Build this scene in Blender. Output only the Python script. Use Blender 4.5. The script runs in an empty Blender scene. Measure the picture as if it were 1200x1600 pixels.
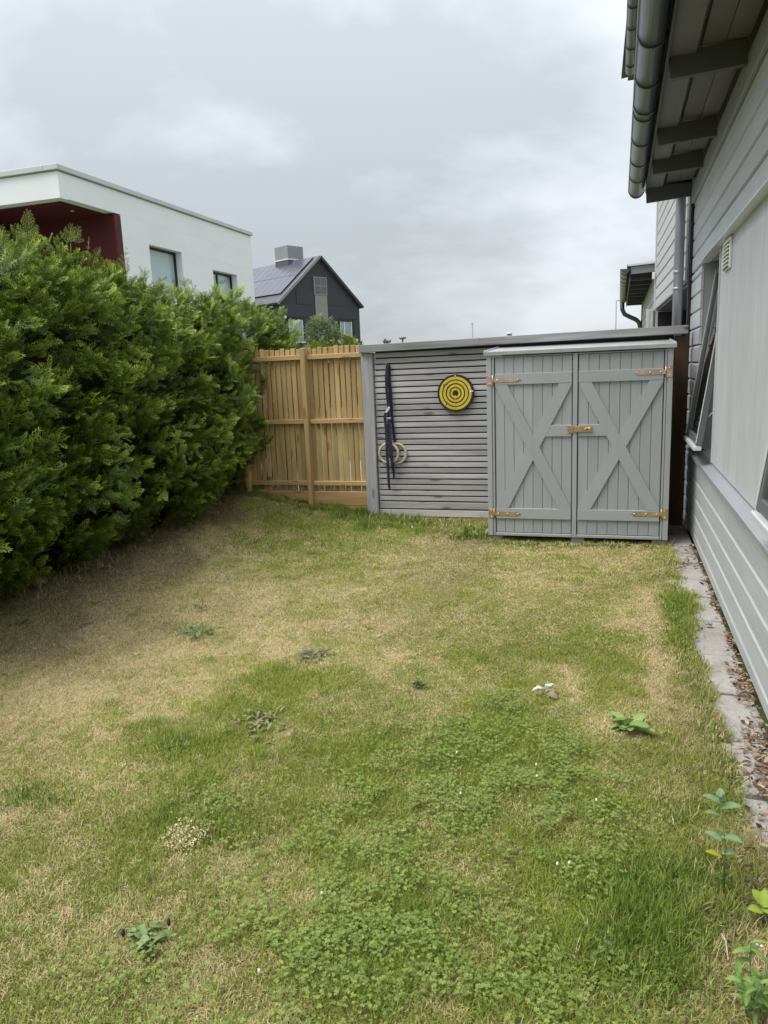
import bpy, bmesh, math, random
import numpy as np
from mathutils import Vector, Matrix
sc = bpy.context.scene
col = sc.collection
random.seed(7)
rng = np.random.default_rng(7)
# ------------------------------------------------------------------ camera
FPX = 1150.0
CAM = np.array([0.0, 0.0, 1.6])
def _basis():
    Y = np.array([967-600, 565-800, FPX]); Y /= np.linalg.norm(Y)
    q = np.array([967-1000-600, 565+1000*math.tan(math.radians(2.3))-800, FPX])
    n = np.cross(Y, q); n /= np.linalg.norm(n)
    if n[1] > 0: n = -n
    return np.array([np.cross(Y, n), Y, n])
MB = _basis()
cam_d = bpy.data.cameras.new('camera'); cam = bpy.data.objects.new('camera', cam_d); col.objects.link(cam)
cam_d.sensor_fit = 'VERTICAL'; cam_d.sensor_height = 36; cam_d.lens = FPX/1600*36
cam_d.clip_start = 0.02; cam_d.clip_end = 3000
r_, u_, b_ = MB[:, 0], -MB[:, 1], -MB[:, 2]
cam.matrix_world = Matrix(((r_[0], u_[0], b_[0], CAM[0]), (r_[1], u_[1], b_[1], CAM[1]), (r_[2], u_[2], b_[2], CAM[2]), (0, 0, 0, 1)))
sc.camera = cam
def G(px, py, z=0.0):                       # ground point seen at a photo pixel
    d = MB @ np.array([px-600, py-800, FPX]); return CAM + d*((z-CAM[2])/d[2])
def onY(px, py, y):
    d = MB @ np.array([px-600, py-800, FPX]); return CAM + d*(y/d[1])
# ------------------------------------------------------------------ world, sun, exposure
SUN_EL, SUN_AZ = math.radians(60), math.atan2(-0.66, -0.45)
w = bpy.data.worlds.new('World'); sc.world = w; w.use_nodes = True
nt = w.node_tree; nt.nodes.clear()
def N(t, **k):
    n = nt.nodes.new(t)
    for a, v in k.items():
        if a == 'i':
            for s, x in v.items(): n.inputs[s].default_value = x
        else: setattr(n, a, v)
    return n
L = lambda a, b: nt.links.new(a, b)
out = N('ShaderNodeOutputWorld'); bg = N('ShaderNodeBackground', i={'Strength': 0.1})
sky = N('ShaderNodeTexSky'); sky.sky_type = 'NISHITA'; sky.sun_disc = False; sky.sun_elevation = SUN_EL; sky.sun_rotation = SUN_AZ
tc = N('ShaderNodeTexCoord'); sep = N('ShaderNodeSeparateXYZ'); L(tc.outputs['Generated'], sep.inputs[0])
zz = N('ShaderNodeMath', operation='MAXIMUM', i={1: 0.0}); L(sep.outputs[2], zz.inputs[0])
za = N('ShaderNodeMath', operation='ADD', i={1: 0.45}); L(zz.outputs[0], za.inputs[0])
xd = N('ShaderNodeMath', operation='DIVIDE'); L(sep.outputs[0], xd.inputs[0]); L(za.outputs[0], xd.inputs[1])
yd = N('ShaderNodeMath', operation='DIVIDE'); L(sep.outputs[1], yd.inputs[0]); L(za.outputs[0], yd.inputs[1])
cb = N('ShaderNodeCombineXYZ', i={2: 3.7}); L(xd.outputs[0], cb.inputs[0]); L(yd.outputs[0], cb.inputs[1])
mp = N('ShaderNodeMapping', i={'Scale': (1.0, 1.15, 1), 'Location': (0.35, 0.9, 0)}); L(cb.outputs[0], mp.inputs[0])
n1 = N('ShaderNodeTexNoise', i={'Scale': 1.0, 'Detail': 7.0, 'Roughness': 0.55, 'Distortion': 0.35}); L(mp.outputs[0], n1.inputs['Vector'])
n2 = N('ShaderNodeTexNoise', i={'Scale': 2.2, 'Detail': 5.0, 'Roughness': 0.55}); L(mp.outputs[0], n2.inputs['Vector'])
nm = N('ShaderNodeMix', i={0: 0.28}); L(n1.outputs[0], nm.inputs[2]); L(n2.outputs[0], nm.inputs[3])
cr = N('ShaderNodeValToRGB'); e = cr.color_ramp.elements
e[0].position = 0.40; e[0].color = (2.38, 2.55, 2.67, 1); e[1].position = 0.59; e[1].color = (4.1, 4.3, 4.55, 1)
L(nm.outputs[0], cr.inputs[0])
el = N('ShaderNodeMath', operation='MULTIPLY_ADD', i={1: 1.5, 2: 0.86}); L(zz.outputs[0], el.inputs[0])
vm = N('ShaderNodeVectorMath', operation='SCALE'); L(cr.outputs[0], vm.inputs[0]); L(el.outputs[0], vm.inputs['Scale'])
mx = N('ShaderNodeMix', data_type='RGBA', i={0: 0.94}); L(sky.outputs[0], mx.inputs[6]); L(vm.outputs[0], mx.inputs[7])
L(mx.outputs[2], bg.inputs[0]); L(bg.outputs[0], out.inputs[0])
sd = bpy.data.lights.new('sun', 'SUN'); sd.energy = 1.5; sd.angle = math.radians(35); sd.color = (1, 0.96, 0.9)
sun = bpy.data.objects.new('sun', sd); col.objects.link(sun)
ts = Vector((math.sin(SUN_AZ)*math.cos(SUN_EL), math.cos(SUN_AZ)*math.cos(SUN_EL), math.sin(SUN_EL)))
sun.rotation_euler = ts.to_track_quat('Z', 'Y').to_euler()
vs = sc.view_settings; vs.view_transform = 'Standard'; vs.look = 'None'; vs.exposure = 1.08; vs.gamma = 1; vs.use_curve_mapping = False

# ------------------------------------------------------------------ materials
def newmat(name):
    m = bpy.data.materials.new(name); m.use_nodes = True; m.node_tree.nodes.clear(); return m
class MT:
    def __init__(s, name):
        s.m = newmat(name); s.t = s.m.node_tree; s.o = s.n('ShaderNodeOutputMaterial')
    def n(s, t, i=None, **k):
        x = s.t.nodes.new(t)
        for a, v in k.items(): setattr(x, a, v)
        for a, v in (i or {}).items(): x.inputs[a].default_value = v
        return x
    def l(s, a, b): s.t.links.new(a, b)
    def ramp(s, fac, stops):
        r = s.n('ShaderNodeValToRGB'); el = r.color_ramp.elements
        while len(el) < len(stops): el.new(0.5)
        for q, (p, c) in zip(el, stops): q.position = p; q.color = (*c, 1) if len(c) == 3 else c
        s.l(fac, r.inputs[0]); return r.outputs[0]
    def mix(s, a, b, f, mode='MIX'):
        x = s.n('ShaderNodeMix', data_type='RGBA', blend_type=mode)
        for v, k in ((f, 0), (a, 6), (b, 7)):
            if hasattr(v, 'links'): s.l(v, x.inputs[k])
            else: x.inputs[k].default_value = v if k == 0 else (*v, 1)
        return x.outputs[2]
    def coords(s, scale=(1, 1, 1), rnd=True, kind='Object'):
        c = s.n('ShaderNodeTexCoord'); m = s.n('ShaderNodeMapping', i={'Scale': scale}); s.l(c.outputs[kind], m.inputs[0])
        if rnd:
            o = s.n('ShaderNodeObjectInfo'); v = s.n('ShaderNodeVectorMath', operation='SCALE', i={0: (37., 53., 71.)})
            s.l(o.outputs['Random'], v.inputs['Scale']); s.l(v.outputs[0], m.inputs['Location']); s.rnd = o.outputs['Random']
        return m.outputs[0]
    def noise(s, vec, scale, detail=4, rough=0.55, dist=0.0):
        x = s.n('ShaderNodeTexNoise', i={'Scale': scale, 'Detail': detail, 'Roughness': rough, 'Distortion': dist}); s.l(vec, x.inputs['Vector']); return x.outputs[0]
    def bsdf(s, color, rough=0.6, metal=0.0, bump=None, bstr=0.2, bdist=0.005, spec=0.5, coat=0.0):
        b = s.n('ShaderNodeBsdfPrincipled', i={'Metallic': metal, 'Specular IOR Level': spec, 'Coat Weight': coat})
        if hasattr(color, 'links'): s.l(color, b.inputs['Base Color'])
        else: b.inputs['Base Color'].default_value = (*color, 1)
        if hasattr(rough, 'links'): s.l(rough, b.inputs['Roughness'])
        else: b.inputs['Roughness'].default_value = rough
        if bump is not None:
            u = s.n('ShaderNodeBump', i={'Strength': bstr, 'Distance': bdist}); s.l(bump, u.inputs['Height']); s.l(u.outputs[0], b.inputs['Normal'])
        s.l(b.outputs[0], s.o.inputs[0]); return s.m
def rough_plain(name, c, var=0.12, rough=0.6, scale=6, bstr=0.1, metal=0.0, spec=0.4, coords='Object', fine=60):
    t = MT(name); v = t.coords(kind=coords); a = t.noise(v, scale, 6); b = t.noise(v, fine, 3)
    lo = tuple(x*(1-var) for x in c); hi = tuple(min(1, x*(1+var)) for x in c)
    cc = t.ramp(a, [(0.3, lo), (0.7, hi)])
    return t.bsdf(cc, rough, metal, b, bstr, 0.003, spec)
def wood(name, lo, hi, axis, rough=0.75, knots=0.5, knotc=(0.1, 0.06, 0.03), rvar=0.25, bstr=0.5, grain=1.0, streak=None):
    t = MT(name)
    sc1 = [38.*grain]*3; sc1[axis] = 1.6*grain
    v = t.coords(tuple(sc1)); g = t.noise(v, 1.0, 6, 0.6, 0.6)
    sc2 = [9.]*3; sc2[axis] = 1.1
    v2 = t.coords(tuple(sc2)); g2 = t.noise(v2, 1.0, 3, 0.5, 0.3)
    c = t.ramp(g, [(0.28, lo), (0.72, hi)])
    c = t.mix(c, t.ramp(g2, [(0.3, tuple(x*0.72 for x in lo)), (0.7, tuple(min(1, x*1.08) for x in hi))]), 0.45)
    if knots:
        sc3 = [11.]*3; sc3[axis] = 3.4
        v3 = t.coords(tuple(sc3)); vo = t.n('ShaderNodeTexVoronoi', i={'Scale': 1.0, 'Randomness': 1.0}); t.l(v3, vo.inputs['Vector'])
        k = t.ramp(vo.outputs['Distance'], [(0.0, (1, 1, 1)), (0.17, (1, 1, 1)), (0.27, (0, 0, 0))])
        gate = t.n('ShaderNodeSeparateColor'); t.l(vo.outputs['Color'], gate.inputs[0])
        ga = t.n('ShaderNodeMath', operation='GREATER_THAN', i={1: 0.68}); t.l(gate.outputs[0], ga.inputs[0])
        kk = t.n('ShaderNodeMath', operation='MULTIPLY'); t.l(k, kk.inputs[0]); t.l(ga.outputs[0], kk.inputs[1])
        kf = t.n('ShaderNodeMath', operation='MULTIPLY', i={1: knots}); t.l(kk.outputs[0], kf.inputs[0])
        c = t.mix(c, knotc, kf.outputs[0])
    hv = t.n('ShaderNodeHueSaturation'); t.l(c, hv.inputs['Color'])
    mr = t.n('ShaderNodeMapRange', i={3: 1-rvar, 4: 1+rvar}); t.l(t.rnd, mr.inputs[0]); t.l(mr.outputs[0], hv.inputs['Value'])
    return t.bsdf(hv.outputs[0], rough, 0, g, bstr, 0.004, 0.3)
def painted(name, c, axis, var=0.1, rough=0.55, bstr=0.25, rvar=0.06):
    t = MT(name)
    s1 = [70.]*3; s1[axis] = 2.2
    g = t.noise(t.coords(tuple(s1)), 1.0, 5, 0.6); s2 = [5.]*3; s2[axis] = 1.2
    h = t.noise(t.coords(tuple(s2)), 1.0, 6, 0.65)
    cc = t.ramp(h, [(0.3, tuple(x*(1-var) for x in c)), (0.7, tuple(x*(1+var) for x in c))])
    cc = t.mix(cc, t.ramp(g, [(0.3, tuple(x*(1-2*var) for x in c)), (0.65, tuple(x*(1+var) for x in c))]), 0.45)
    hv = t.n('ShaderNodeHueSaturation'); t.l(cc, hv.inputs['Color'])
    mr = t.n('ShaderNodeMapRange', i={3: 1-rvar, 4: 1+rvar}); t.l(t.rnd, mr.inputs[0]); t.l(mr.outputs[0], hv.inputs['Value'])
    return t.bsdf(hv.outputs[0], rough, 0, g, bstr, 0.003, 0.35)
def leafmat(name, trans=0.25, rough=0.5, spec=0.35):
    t = MT(name); a = t.n('ShaderNodeAttribute', attribute_name='tint')
    b = t.n('ShaderNodeBsdfPrincipled', i={'Roughness': rough, 'Specular IOR Level': spec}); t.l(a.outputs['Color'], b.inputs['Base Color'])
    d = t.n('ShaderNodeBsdfTranslucent'); t.l(a.outputs['Color'], d.inputs[0])
    m = t.n('ShaderNodeMixShader', i={0: trans}); t.l(b.outputs[0], m.inputs[1]); t.l(d.outputs[0], m.inputs[2]); t.l(m.outputs[0], t.o.inputs[0])
    return t.m
def glassmat(name, tint=(0.85, 0.9, 0.9)):
    t = MT(name); f = t.n('ShaderNodeFresnel', i={'IOR': 1.6}); a = t.n('ShaderNodeBsdfTransparent', i={0: (*tint, 1)}); g = t.n('ShaderNodeBsdfGlossy', i={'Roughness': 0.01})
    ad = t.n('ShaderNodeMath', operation='MULTIPLY_ADD', i={1: 1.0, 2: 0.1}, use_clamp=True); t.l(f.outputs[0], ad.inputs[0])
    ge = t.n('ShaderNodeNewGeometry'); iv = t.n('ShaderNodeMath', operation='SUBTRACT', i={0: 1.0}); t.l(ge.outputs['Backfacing'], iv.inputs[1]); ml = t.n('ShaderNodeMath', operation='MULTIPLY'); t.l(ad.outputs[0], ml.inputs[0]); t.l(iv.outputs[0], ml.inputs[1])
    m = t.n('ShaderNodeMixShader'); t.l(ml.outputs[0], m.inputs[0]); t.l(a.outputs[0], m.inputs[1]); t.l(g.outputs[0], m.inputs[2]); t.l(m.outputs[0], t.o.inputs[0])
    return t.m
M = {}
M['slat'] = wood('weathered_wood', (0.30, 0.287, 0.285), (0.54, 0.52, 0.52), 0, knots=0.75, knotc=(0.12, 0.105, 0.1), rvar=0.2)
M['slatpost'] = wood('weathered_post_wood', (0.22, 0.222, 0.225), (0.36, 0.36, 0.365), 2, knots=0.6, knotc=(0.1, 0.09, 0.085))
M['capwood'] = wood('weathered_cap_wood', (0.17, 0.168, 0.165), (0.46, 0.455, 0.445), 0, knots=0.85, knotc=(0.06, 0.055, 0.05))
M['pine'] = wood('yellow_pine_wood', (0.38, 0.245, 0.105), (0.58, 0.41, 0.20), 2, knots=0.6, knotc=(0.22, 0.1, 0.035), rvar=0.17, bstr=0.3)
M['pinerail'] = wood('yellow_pine_rail_wood', (0.40, 0.265, 0.12), (0.59, 0.42, 0.21), 0, knots=0.6, knotc=(0.24, 0.11, 0.04), rvar=0.1, bstr=0.3)
M['kick'] = wood('orange_pine_wood', (0.33, 0.20, 0.085), (0.50, 0.33, 0.155), 0, knots=0.5, knotc=(0.2, 0.09, 0.03), rvar=0.08)
M['brownwood'] = wood('brown_post_wood', (0.06, 0.036, 0.024), (0.13, 0.08, 0.052), 2, knots=0.5)
M['cab'] = painted('cabinet_paint', (0.350, 0.373, 0.380), 2, var=0.05, rvar=0.055, bstr=0.2)
M['cabrail'] = painted('cabinet_paint_rail', (0.350, 0.373, 0.380), 0, var=0.035, rvar=0.03, bstr=0.15)
M['siding'] = painted('grey_siding_paint', (0.455, 0.475, 0.485), 1, var=0.12, bstr=0.35)
M['siding2'] = painted('pale_grey_siding_paint', (0.48, 0.49, 0.50), 1, var=0.06)
M['panel'] = painted('grey_panel_paint', (0.50, 0.525, 0.535), 2, var=0.16, bstr=0.5)
M['trim'] = painted('grey_trim_paint', (0.30, 0.305, 0.305), 2, var=0.06)
M['soffit'] = painted('soffit_paint', (0.16, 0.16, 0.155), 1, var=0.06)
M['rafter'] = painted('rafter_paint', (0.10, 0.10, 0.098), 0, var=0.06)
M['gutter'] = rough_plain('gutter_steel', (0.085, 0.09, 0.092), 0.1, 0.28, 3, 0.03, 0.35, 0.5)
M['pipe'] = rough_plain('galvanised_steel', (0.46, 0.46, 0.52), 0.12, 0.4, 2, 0.03, 0.55, 0.5)
M['sill'] = rough_plain('sill_steel', (0.42, 0.43, 0.46), 0.08, 0.4, 3, 0.03, 0.3, 0.5)
M['zinc'] = rough_plain('zinc_sheet', (0.62, 0.64, 0.66), 0.12, 0.3, 5, 0.05, 0.6, 0.5)
M['whiteplastic'] = rough_plain('white_plastic', (0.78, 0.78, 0.74), 0.04, 0.4, 4, 0.02)
M['alu'] = rough_plain('sash_aluminium', (0.68, 0.70, 0.71), 0.05, 0.35, 4, 0.02, 0.2)
M['frame'] = rough_plain('grey_window_frame', (0.12, 0.125, 0.13), 0.06, 0.4, 4, 0.02)
M['black'] = rough_plain('black_frame', (0.018, 0.018, 0.02), 0.1, 0.4, 4, 0.02)
M['void'] = rough_plain('room_and_porch_dark', (0.03, 0.03, 0.032), 0.1, 0.8, 2, 0.0)  # near-black; on the porch walls shade is put into this colour
M['glass'] = glassmat('window_glass')
M['render'] = rough_plain('white_render', (0.80, 0.82, 0.85), 0.035, 0.8, 0.55, 0.15, fine=45)
M['flash'] = rough_plain('parapet_flashing', (0.52, 0.54, 0.55), 0.05, 0.5, 1, 0.02)
M['red'] = rough_plain('red_render', (0.085, 0.010, 0.017), 0.08, 0.7, 0.8, 0.1, fine=45)
M['darkclad'] = rough_plain('dark_cladding', (0.045, 0.046, 0.056), 0.08, 0.65, 1.2, 0.05)
M['darkroof'] = rough_plain('dark_roof_sheet', (0.09, 0.092, 0.10), 0.1, 0.5, 1.2, 0.05)
M['solar'] = rough_plain('solar_panel_glass', (0.075, 0.075, 0.105), 0.12, 0.25, 0.8, 0.01, 0, 0.9)
M['greyclad'] = rough_plain('grey_cladding', (0.25, 0.255, 0.26), 0.06, 0.6, 2, 0.05)
M['brass'] = rough_plain('yellow_passivated_steel', (0.50, 0.38, 0.20), 0.25, 0.38, 14, 0.05, 0.7)
M['rosebrass'] = rough_plain('rose_passivated_steel', (0.56, 0.40, 0.32), 0.25, 0.36, 14, 0.05, 0.7)
M['bolt'] = rough_plain('bright_bolt', (0.75, 0.68, 0.5), 0.1, 0.3, 14, 0.02, 0.7)
M['strap'] = rough_plain('navy_webbing', (0.022, 0.02, 0.038), 0.2, 0.8, 30, 0.4, fine=400)
M['ringwood'] = wood('pale_ring_wood', (0.42, 0.36, 0.27), (0.60, 0.53, 0.42), 0, knots=0, rvar=0.05, grain=0.5)
M['yellow'] = rough_plain('yellow_paint', (0.62, 0.47, 0.045), 0.12, 0.6, 25, 0.3)
M['boardblack'] = rough_plain('black_fibre', (0.024, 0.02, 0.017), 0.2, 0.7, 20, 0.3)
M['wire'] = rough_plain('brass_wire', (0.7, 0.5, 0.15), 0.1, 0.35, 20, 0.0, 0.6)
M['green'] = rough_plain('green_plastic', (0.03, 0.22, 0.12), 0.1, 0.4, 10, 0.0)
M['block'] = rough_plain('concrete_block', (0.30, 0.30, 0.30), 0.2, 0.85, 14, 0.5)
M['mast'] = rough_plain('grey_mast', (0.25, 0.26, 0.27), 0.1, 0.5, 4, 0.0)
M['bark'] = rough_plain('brown_bark', (0.12, 0.085, 0.055), 0.3, 0.9, 20, 0.6)
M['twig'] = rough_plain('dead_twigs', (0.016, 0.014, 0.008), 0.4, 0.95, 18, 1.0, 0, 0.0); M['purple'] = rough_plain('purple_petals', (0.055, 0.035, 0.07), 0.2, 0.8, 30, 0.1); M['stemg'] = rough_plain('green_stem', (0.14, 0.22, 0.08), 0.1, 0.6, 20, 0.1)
M['leaf'] = leafmat('leaf'); M['grass'] = leafmat('grass_blade', 0.2, 0.6, 0.25)
M['hedge'] = leafmat('thuja_leaf', 0.18, 0.5, 0.3)
M['dryleaf'] = leafmat('dry_leaf', 0.1, 0.8, 0.1)
def slabmat():
    t = MT('concrete_slab'); v = t.coords(); a = t.noise(v, 3, 8, 0.65); b = t.noise(v, 55, 4, 0.7); d = t.noise(v, 9, 6, 0.7)
    c = t.ramp(a, [(0.3, (0.30, 0.28, 0.255)), (0.7, (0.50, 0.485, 0.46))])
    c = t.mix(c, (0.20, 0.155, 0.11), t.ramp(d, [(0.5, (0, 0, 0)), (0.75, (0.7, 0.7, 0.7))]))
    c = t.mix(c, t.ramp(b, [(0.35, (0.2, 0.19, 0.18)), (0.6, (0.42, 0.41, 0.4))]), 0.35)
    return t.bsdf(c, 0.9, 0, b, 0.6, 0.004, 0.2)
M['slab'] = slabmat()
def soilmat():
    t = MT('thatch_soil'); at = t.n('ShaderNodeAttribute', attribute_name='tint'); v = t.coords(rnd=False)
    a = t.noise(v, 90, 5, 0.75); b = t.noise(v, 22, 5, 0.7)
    c = t.mix(at.outputs['Color'], t.ramp(a, [(0.3, (0.35, 0.34, 0.33)), (0.7, (1.0, 1.0, 1.0))]), 1.0, 'MULTIPLY')
    c = t.mix(c, t.ramp(b, [(0.3, (0.7, 0.72, 0.66)), (0.7, (1.1, 1.08, 1.05))]), 0.8, 'MULTIPLY')
    return t.bsdf(c, 0.95, 0, a, 0.8, 0.012, 0.1)
M['soil'] = soilmat()
M['gravel'] = rough_plain('pale_gravel', (0.28, 0.27, 0.25), 0.2, 0.9, 30, 0.6)
M['ground'] = rough_plain('far_grass', (0.10, 0.12, 0.035), 0.3, 0.95, 0.3, 0.4)

# ------------------------------------------------------------------ object helpers
WL = {}
def T(name, label, cat, loc=(0, 0, 0), group=None, kind=None):
    o = bpy.data.objects.new(name, None); col.objects.link(o); o.location = loc; WL[o.name] = Vector(loc); o.empty_display_size = 0.1
    if kind: o['kind'] = kind
    else: tag(o, label, cat, group)
    return o
def tag(o, label=None, cat=None, group=None, kind=None):
    if label: o['label'] = label
    if cat: o['category'] = cat
    if group: o['group'] = group
    if kind: o['kind'] = kind
    return o
def put(name, me, parent=None, loc=(0, 0, 0), rot=(0, 0, 0), label=None):
    o = bpy.data.objects.new(name, me); col.objects.link(o); loc = Vector(loc); WL[o.name] = loc
    if parent is not None: o.parent = parent; o.location = loc - WL[parent.name]
    else: o.location = loc
    o.rotation_euler = rot
    if label: o['label'] = label
    return o
def mesh(name, V, F, mat, smooth=False, tint=None):
    me = bpy.data.meshes.new(name); me.from_pydata([tuple(v) for v in V], [], [tuple(f) for f in F]); me.materials.append(mat)
    if smooth: me.polygons.foreach_set('use_smooth', [True]*len(me.polygons))
    if tint is not None:
        a = me.attributes.new('tint', 'FLOAT_COLOR', 'POINT'); a.data.foreach_set('color', np.asarray(tint, np.float32).ravel())
    me.update(); return me
def npmesh(name, V, loops, sizes, mat, tint, smooth=False):
    me = bpy.data.meshes.new(name); V = np.asarray(V, np.float32).reshape(-1, 3)
    loops = np.asarray(loops, np.int32).ravel(); sizes = np.asarray(sizes, np.int32).ravel()
    me.vertices.add(len(V)); me.vertices.foreach_set('co', V.ravel())
    me.loops.add(len(loops)); me.loops.foreach_set('vertex_index', loops)
    me.polygons.add(len(sizes)); st = np.zeros(len(sizes), np.int32); st[1:] = np.cumsum(sizes)[:-1]
    me.polygons.foreach_set('loop_start', st)
    try: me.polygons.foreach_set('loop_total', sizes)
    except Exception: pass
    me.update(calc_edges=True); me.validate()
    a = me.attributes.new('tint', 'FLOAT_COLOR', 'POINT'); a.data.foreach_set('color', np.asarray(tint, np.float32).ravel())
    me.materials.append(mat)
    if smooth: me.polygons.foreach_set('use_smooth', np.ones(len(sizes), bool))
    return me
_bc = {}
def boxmesh(sx, sy, sz, mat, bev):
    k = (round(sx, 4), round(sy, 4), round(sz, 4), mat.name, round(bev, 4))
    if k in _bc: return _bc[k]
    bm = bmesh.new(); bmesh.ops.create_cube(bm, size=1.0)
    bmesh.ops.scale(bm, vec=(sx, sy, sz), verts=bm.verts)
    if bev > 0: bmesh.ops.bevel(bm, geom=list(bm.edges), offset=min(bev, 0.3*min(sx, sy, sz)), segments=1, affect='EDGES', profile=0.5)
    me = bpy.data.meshes.new('box'); bm.to_mesh(me); bm.free(); me.materials.append(mat); _bc[k] = me; return me
def box(name, x0, x1, y0, y1, z0, z1, mat, parent, bev=0.003, rot=(0, 0, 0), label=None):
    return put(name, boxmesh(x1-x0, y1-y0, z1-z0, M[mat], bev), parent, ((x0+x1)/2, (y0+y1)/2, (z0+z1)/2), rot, label)
def beam(name, p, q, wid, thk, mat, parent, up=(0, 0, 1), bev=0.003, label=None):   # box whose X runs p->q, Z near up
    p = Vector(p); q = Vector(q); X = (q-p); Ln = X.length; X.normalize(); Z = Vector(up); Y = Z.cross(X).normalized(); Z = X.cross(Y)
    R = Matrix((X, Y, Z)).transposed()
    return put(name, boxmesh(Ln, thk, wid, M[mat], bev), parent, (p+q)/2, R.to_euler(), label)
_pc = {}
def prismmesh(prof, length, mat):      # closed profile in (x,z) swept along y, centred on y
    k = (tuple(np.round(np.array(prof).ravel(), 4)), round(length, 4), mat.name)
    if k in _pc: return _pc[k]
    n = len(prof); V = [(p[0], -length/2, p[1]) for p in prof] + [(p[0], length/2, p[1]) for p in prof]
    F = [tuple(range(n)), tuple(range(2*n-1, n-1, -1))] + [(i, n+i, n+(i+1) % n, (i+1) % n) for i in range(n)]
    me = mesh('prism', V, F, mat); bm = bmesh.new(); bm.from_mesh(me); bmesh.ops.recalc_face_normals(bm, faces=bm.faces); bm.to_mesh(me); bm.free()
    _pc[k] = me; return me
def polymesh(name, V, F, mat, smooth=False):
    me = mesh(name, V, F, mat, smooth); bm = bmesh.new(); bm.from_mesh(me); bmesh.ops.recalc_face_normals(bm, faces=bm.faces); bm.to_mesh(me); bm.free(); return me
def tube(name, pts, r, mat, parent, n=12, label=None, caps=True, rs=None):
    pts = [Vector(p) for p in pts]; V = []; F = []
    prev = None
    for i, p in enumerate(pts):
        d = (pts[min(i+1, len(pts)-1)] - pts[max(i-1, 0)]).normalized()
        a = d.cross(Vector((0, 0, 1)) if abs(d.z) < 0.95 else Vector((0, 1, 0))).normalized()
        if prev is not None:
            a = (prev - d*prev.dot(d)).normalized()
        prev = a; b = d.cross(a); rr = rs[i] if rs else r
        for k in range(n):
            t = 2*math.pi*k/n; V.append(p + a*math.cos(t)*rr + b*math.sin(t)*rr)
    for i in range(len(pts)-1):
        for k in range(n):
            F.append((i*n+k, i*n+(k+1) % n, (i+1)*n+(k+1) % n, (i+1)*n+k))
    if caps: F += [tuple(range(n-1, -1, -1)), tuple(range((len(pts)-1)*n, len(pts)*n))]
    o = WL[parent.name] if parent is not None else pts[0]
    me = mesh(name, [v-o for v in V], F, M[mat], True)
    return put(name, me, parent, o, label=label)
def vnoise(x, y, s, seed=0):
    r = np.random.default_rng(seed).random((256, 256)); x = np.asarray(x)/s+1000.; y = np.asarray(y)/s+1000.
    xi = np.floor(x).astype(int); yi = np.floor(y).astype(int); fx = x-xi; fy = y-yi; fx = fx*fx*(3-2*fx); fy = fy*fy*(3-2*fy)
    g = lambda a, b: r[a % 256, b % 256]
    return (g(xi, yi)*(1-fx)+g(xi+1, yi)*fx)*(1-fy)+(g(xi, yi+1)*(1-fx)+g(xi+1, yi+1)*fx)*fy
def fbm(x, y, s, seed=0): return (vnoise(x, y, s, seed)+0.5*vnoise(x, y, s/2, seed+1)+0.25*vnoise(x, y, s/4, seed+2))/1.75
def sstep(a, b, x):
    t = np.clip((np.asarray(x)-a)/(b-a), 0, 1); return t*t*(3-2*t)

# ------------------------------------------------------------------ ground
def gh(x, y):
    h = 0.2*sstep(2.9, 4.3, -np.asarray(x))*sstep(4.6, 7.6, y) + 0.06*sstep(2.4, 3.2, -np.asarray(x))*sstep(6.9, 7.8, y)
    return h + 0.02*(fbm(x, y, 0.7, 5)-0.5) + 0.012*(fbm(x, y, 0.16, 8)-0.5)*sstep(-0.6, -0.3, -np.asarray(x)) 
me = mesh('ground', [(-1500, -1500, -0.07), (1500, -1500, -0.07), (1500, 1500, -0.07), (-1500, 1500, -0.07)], [(0, 1, 2, 3)], M['ground'])
tag(put('ground', me), kind='structure')
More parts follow.
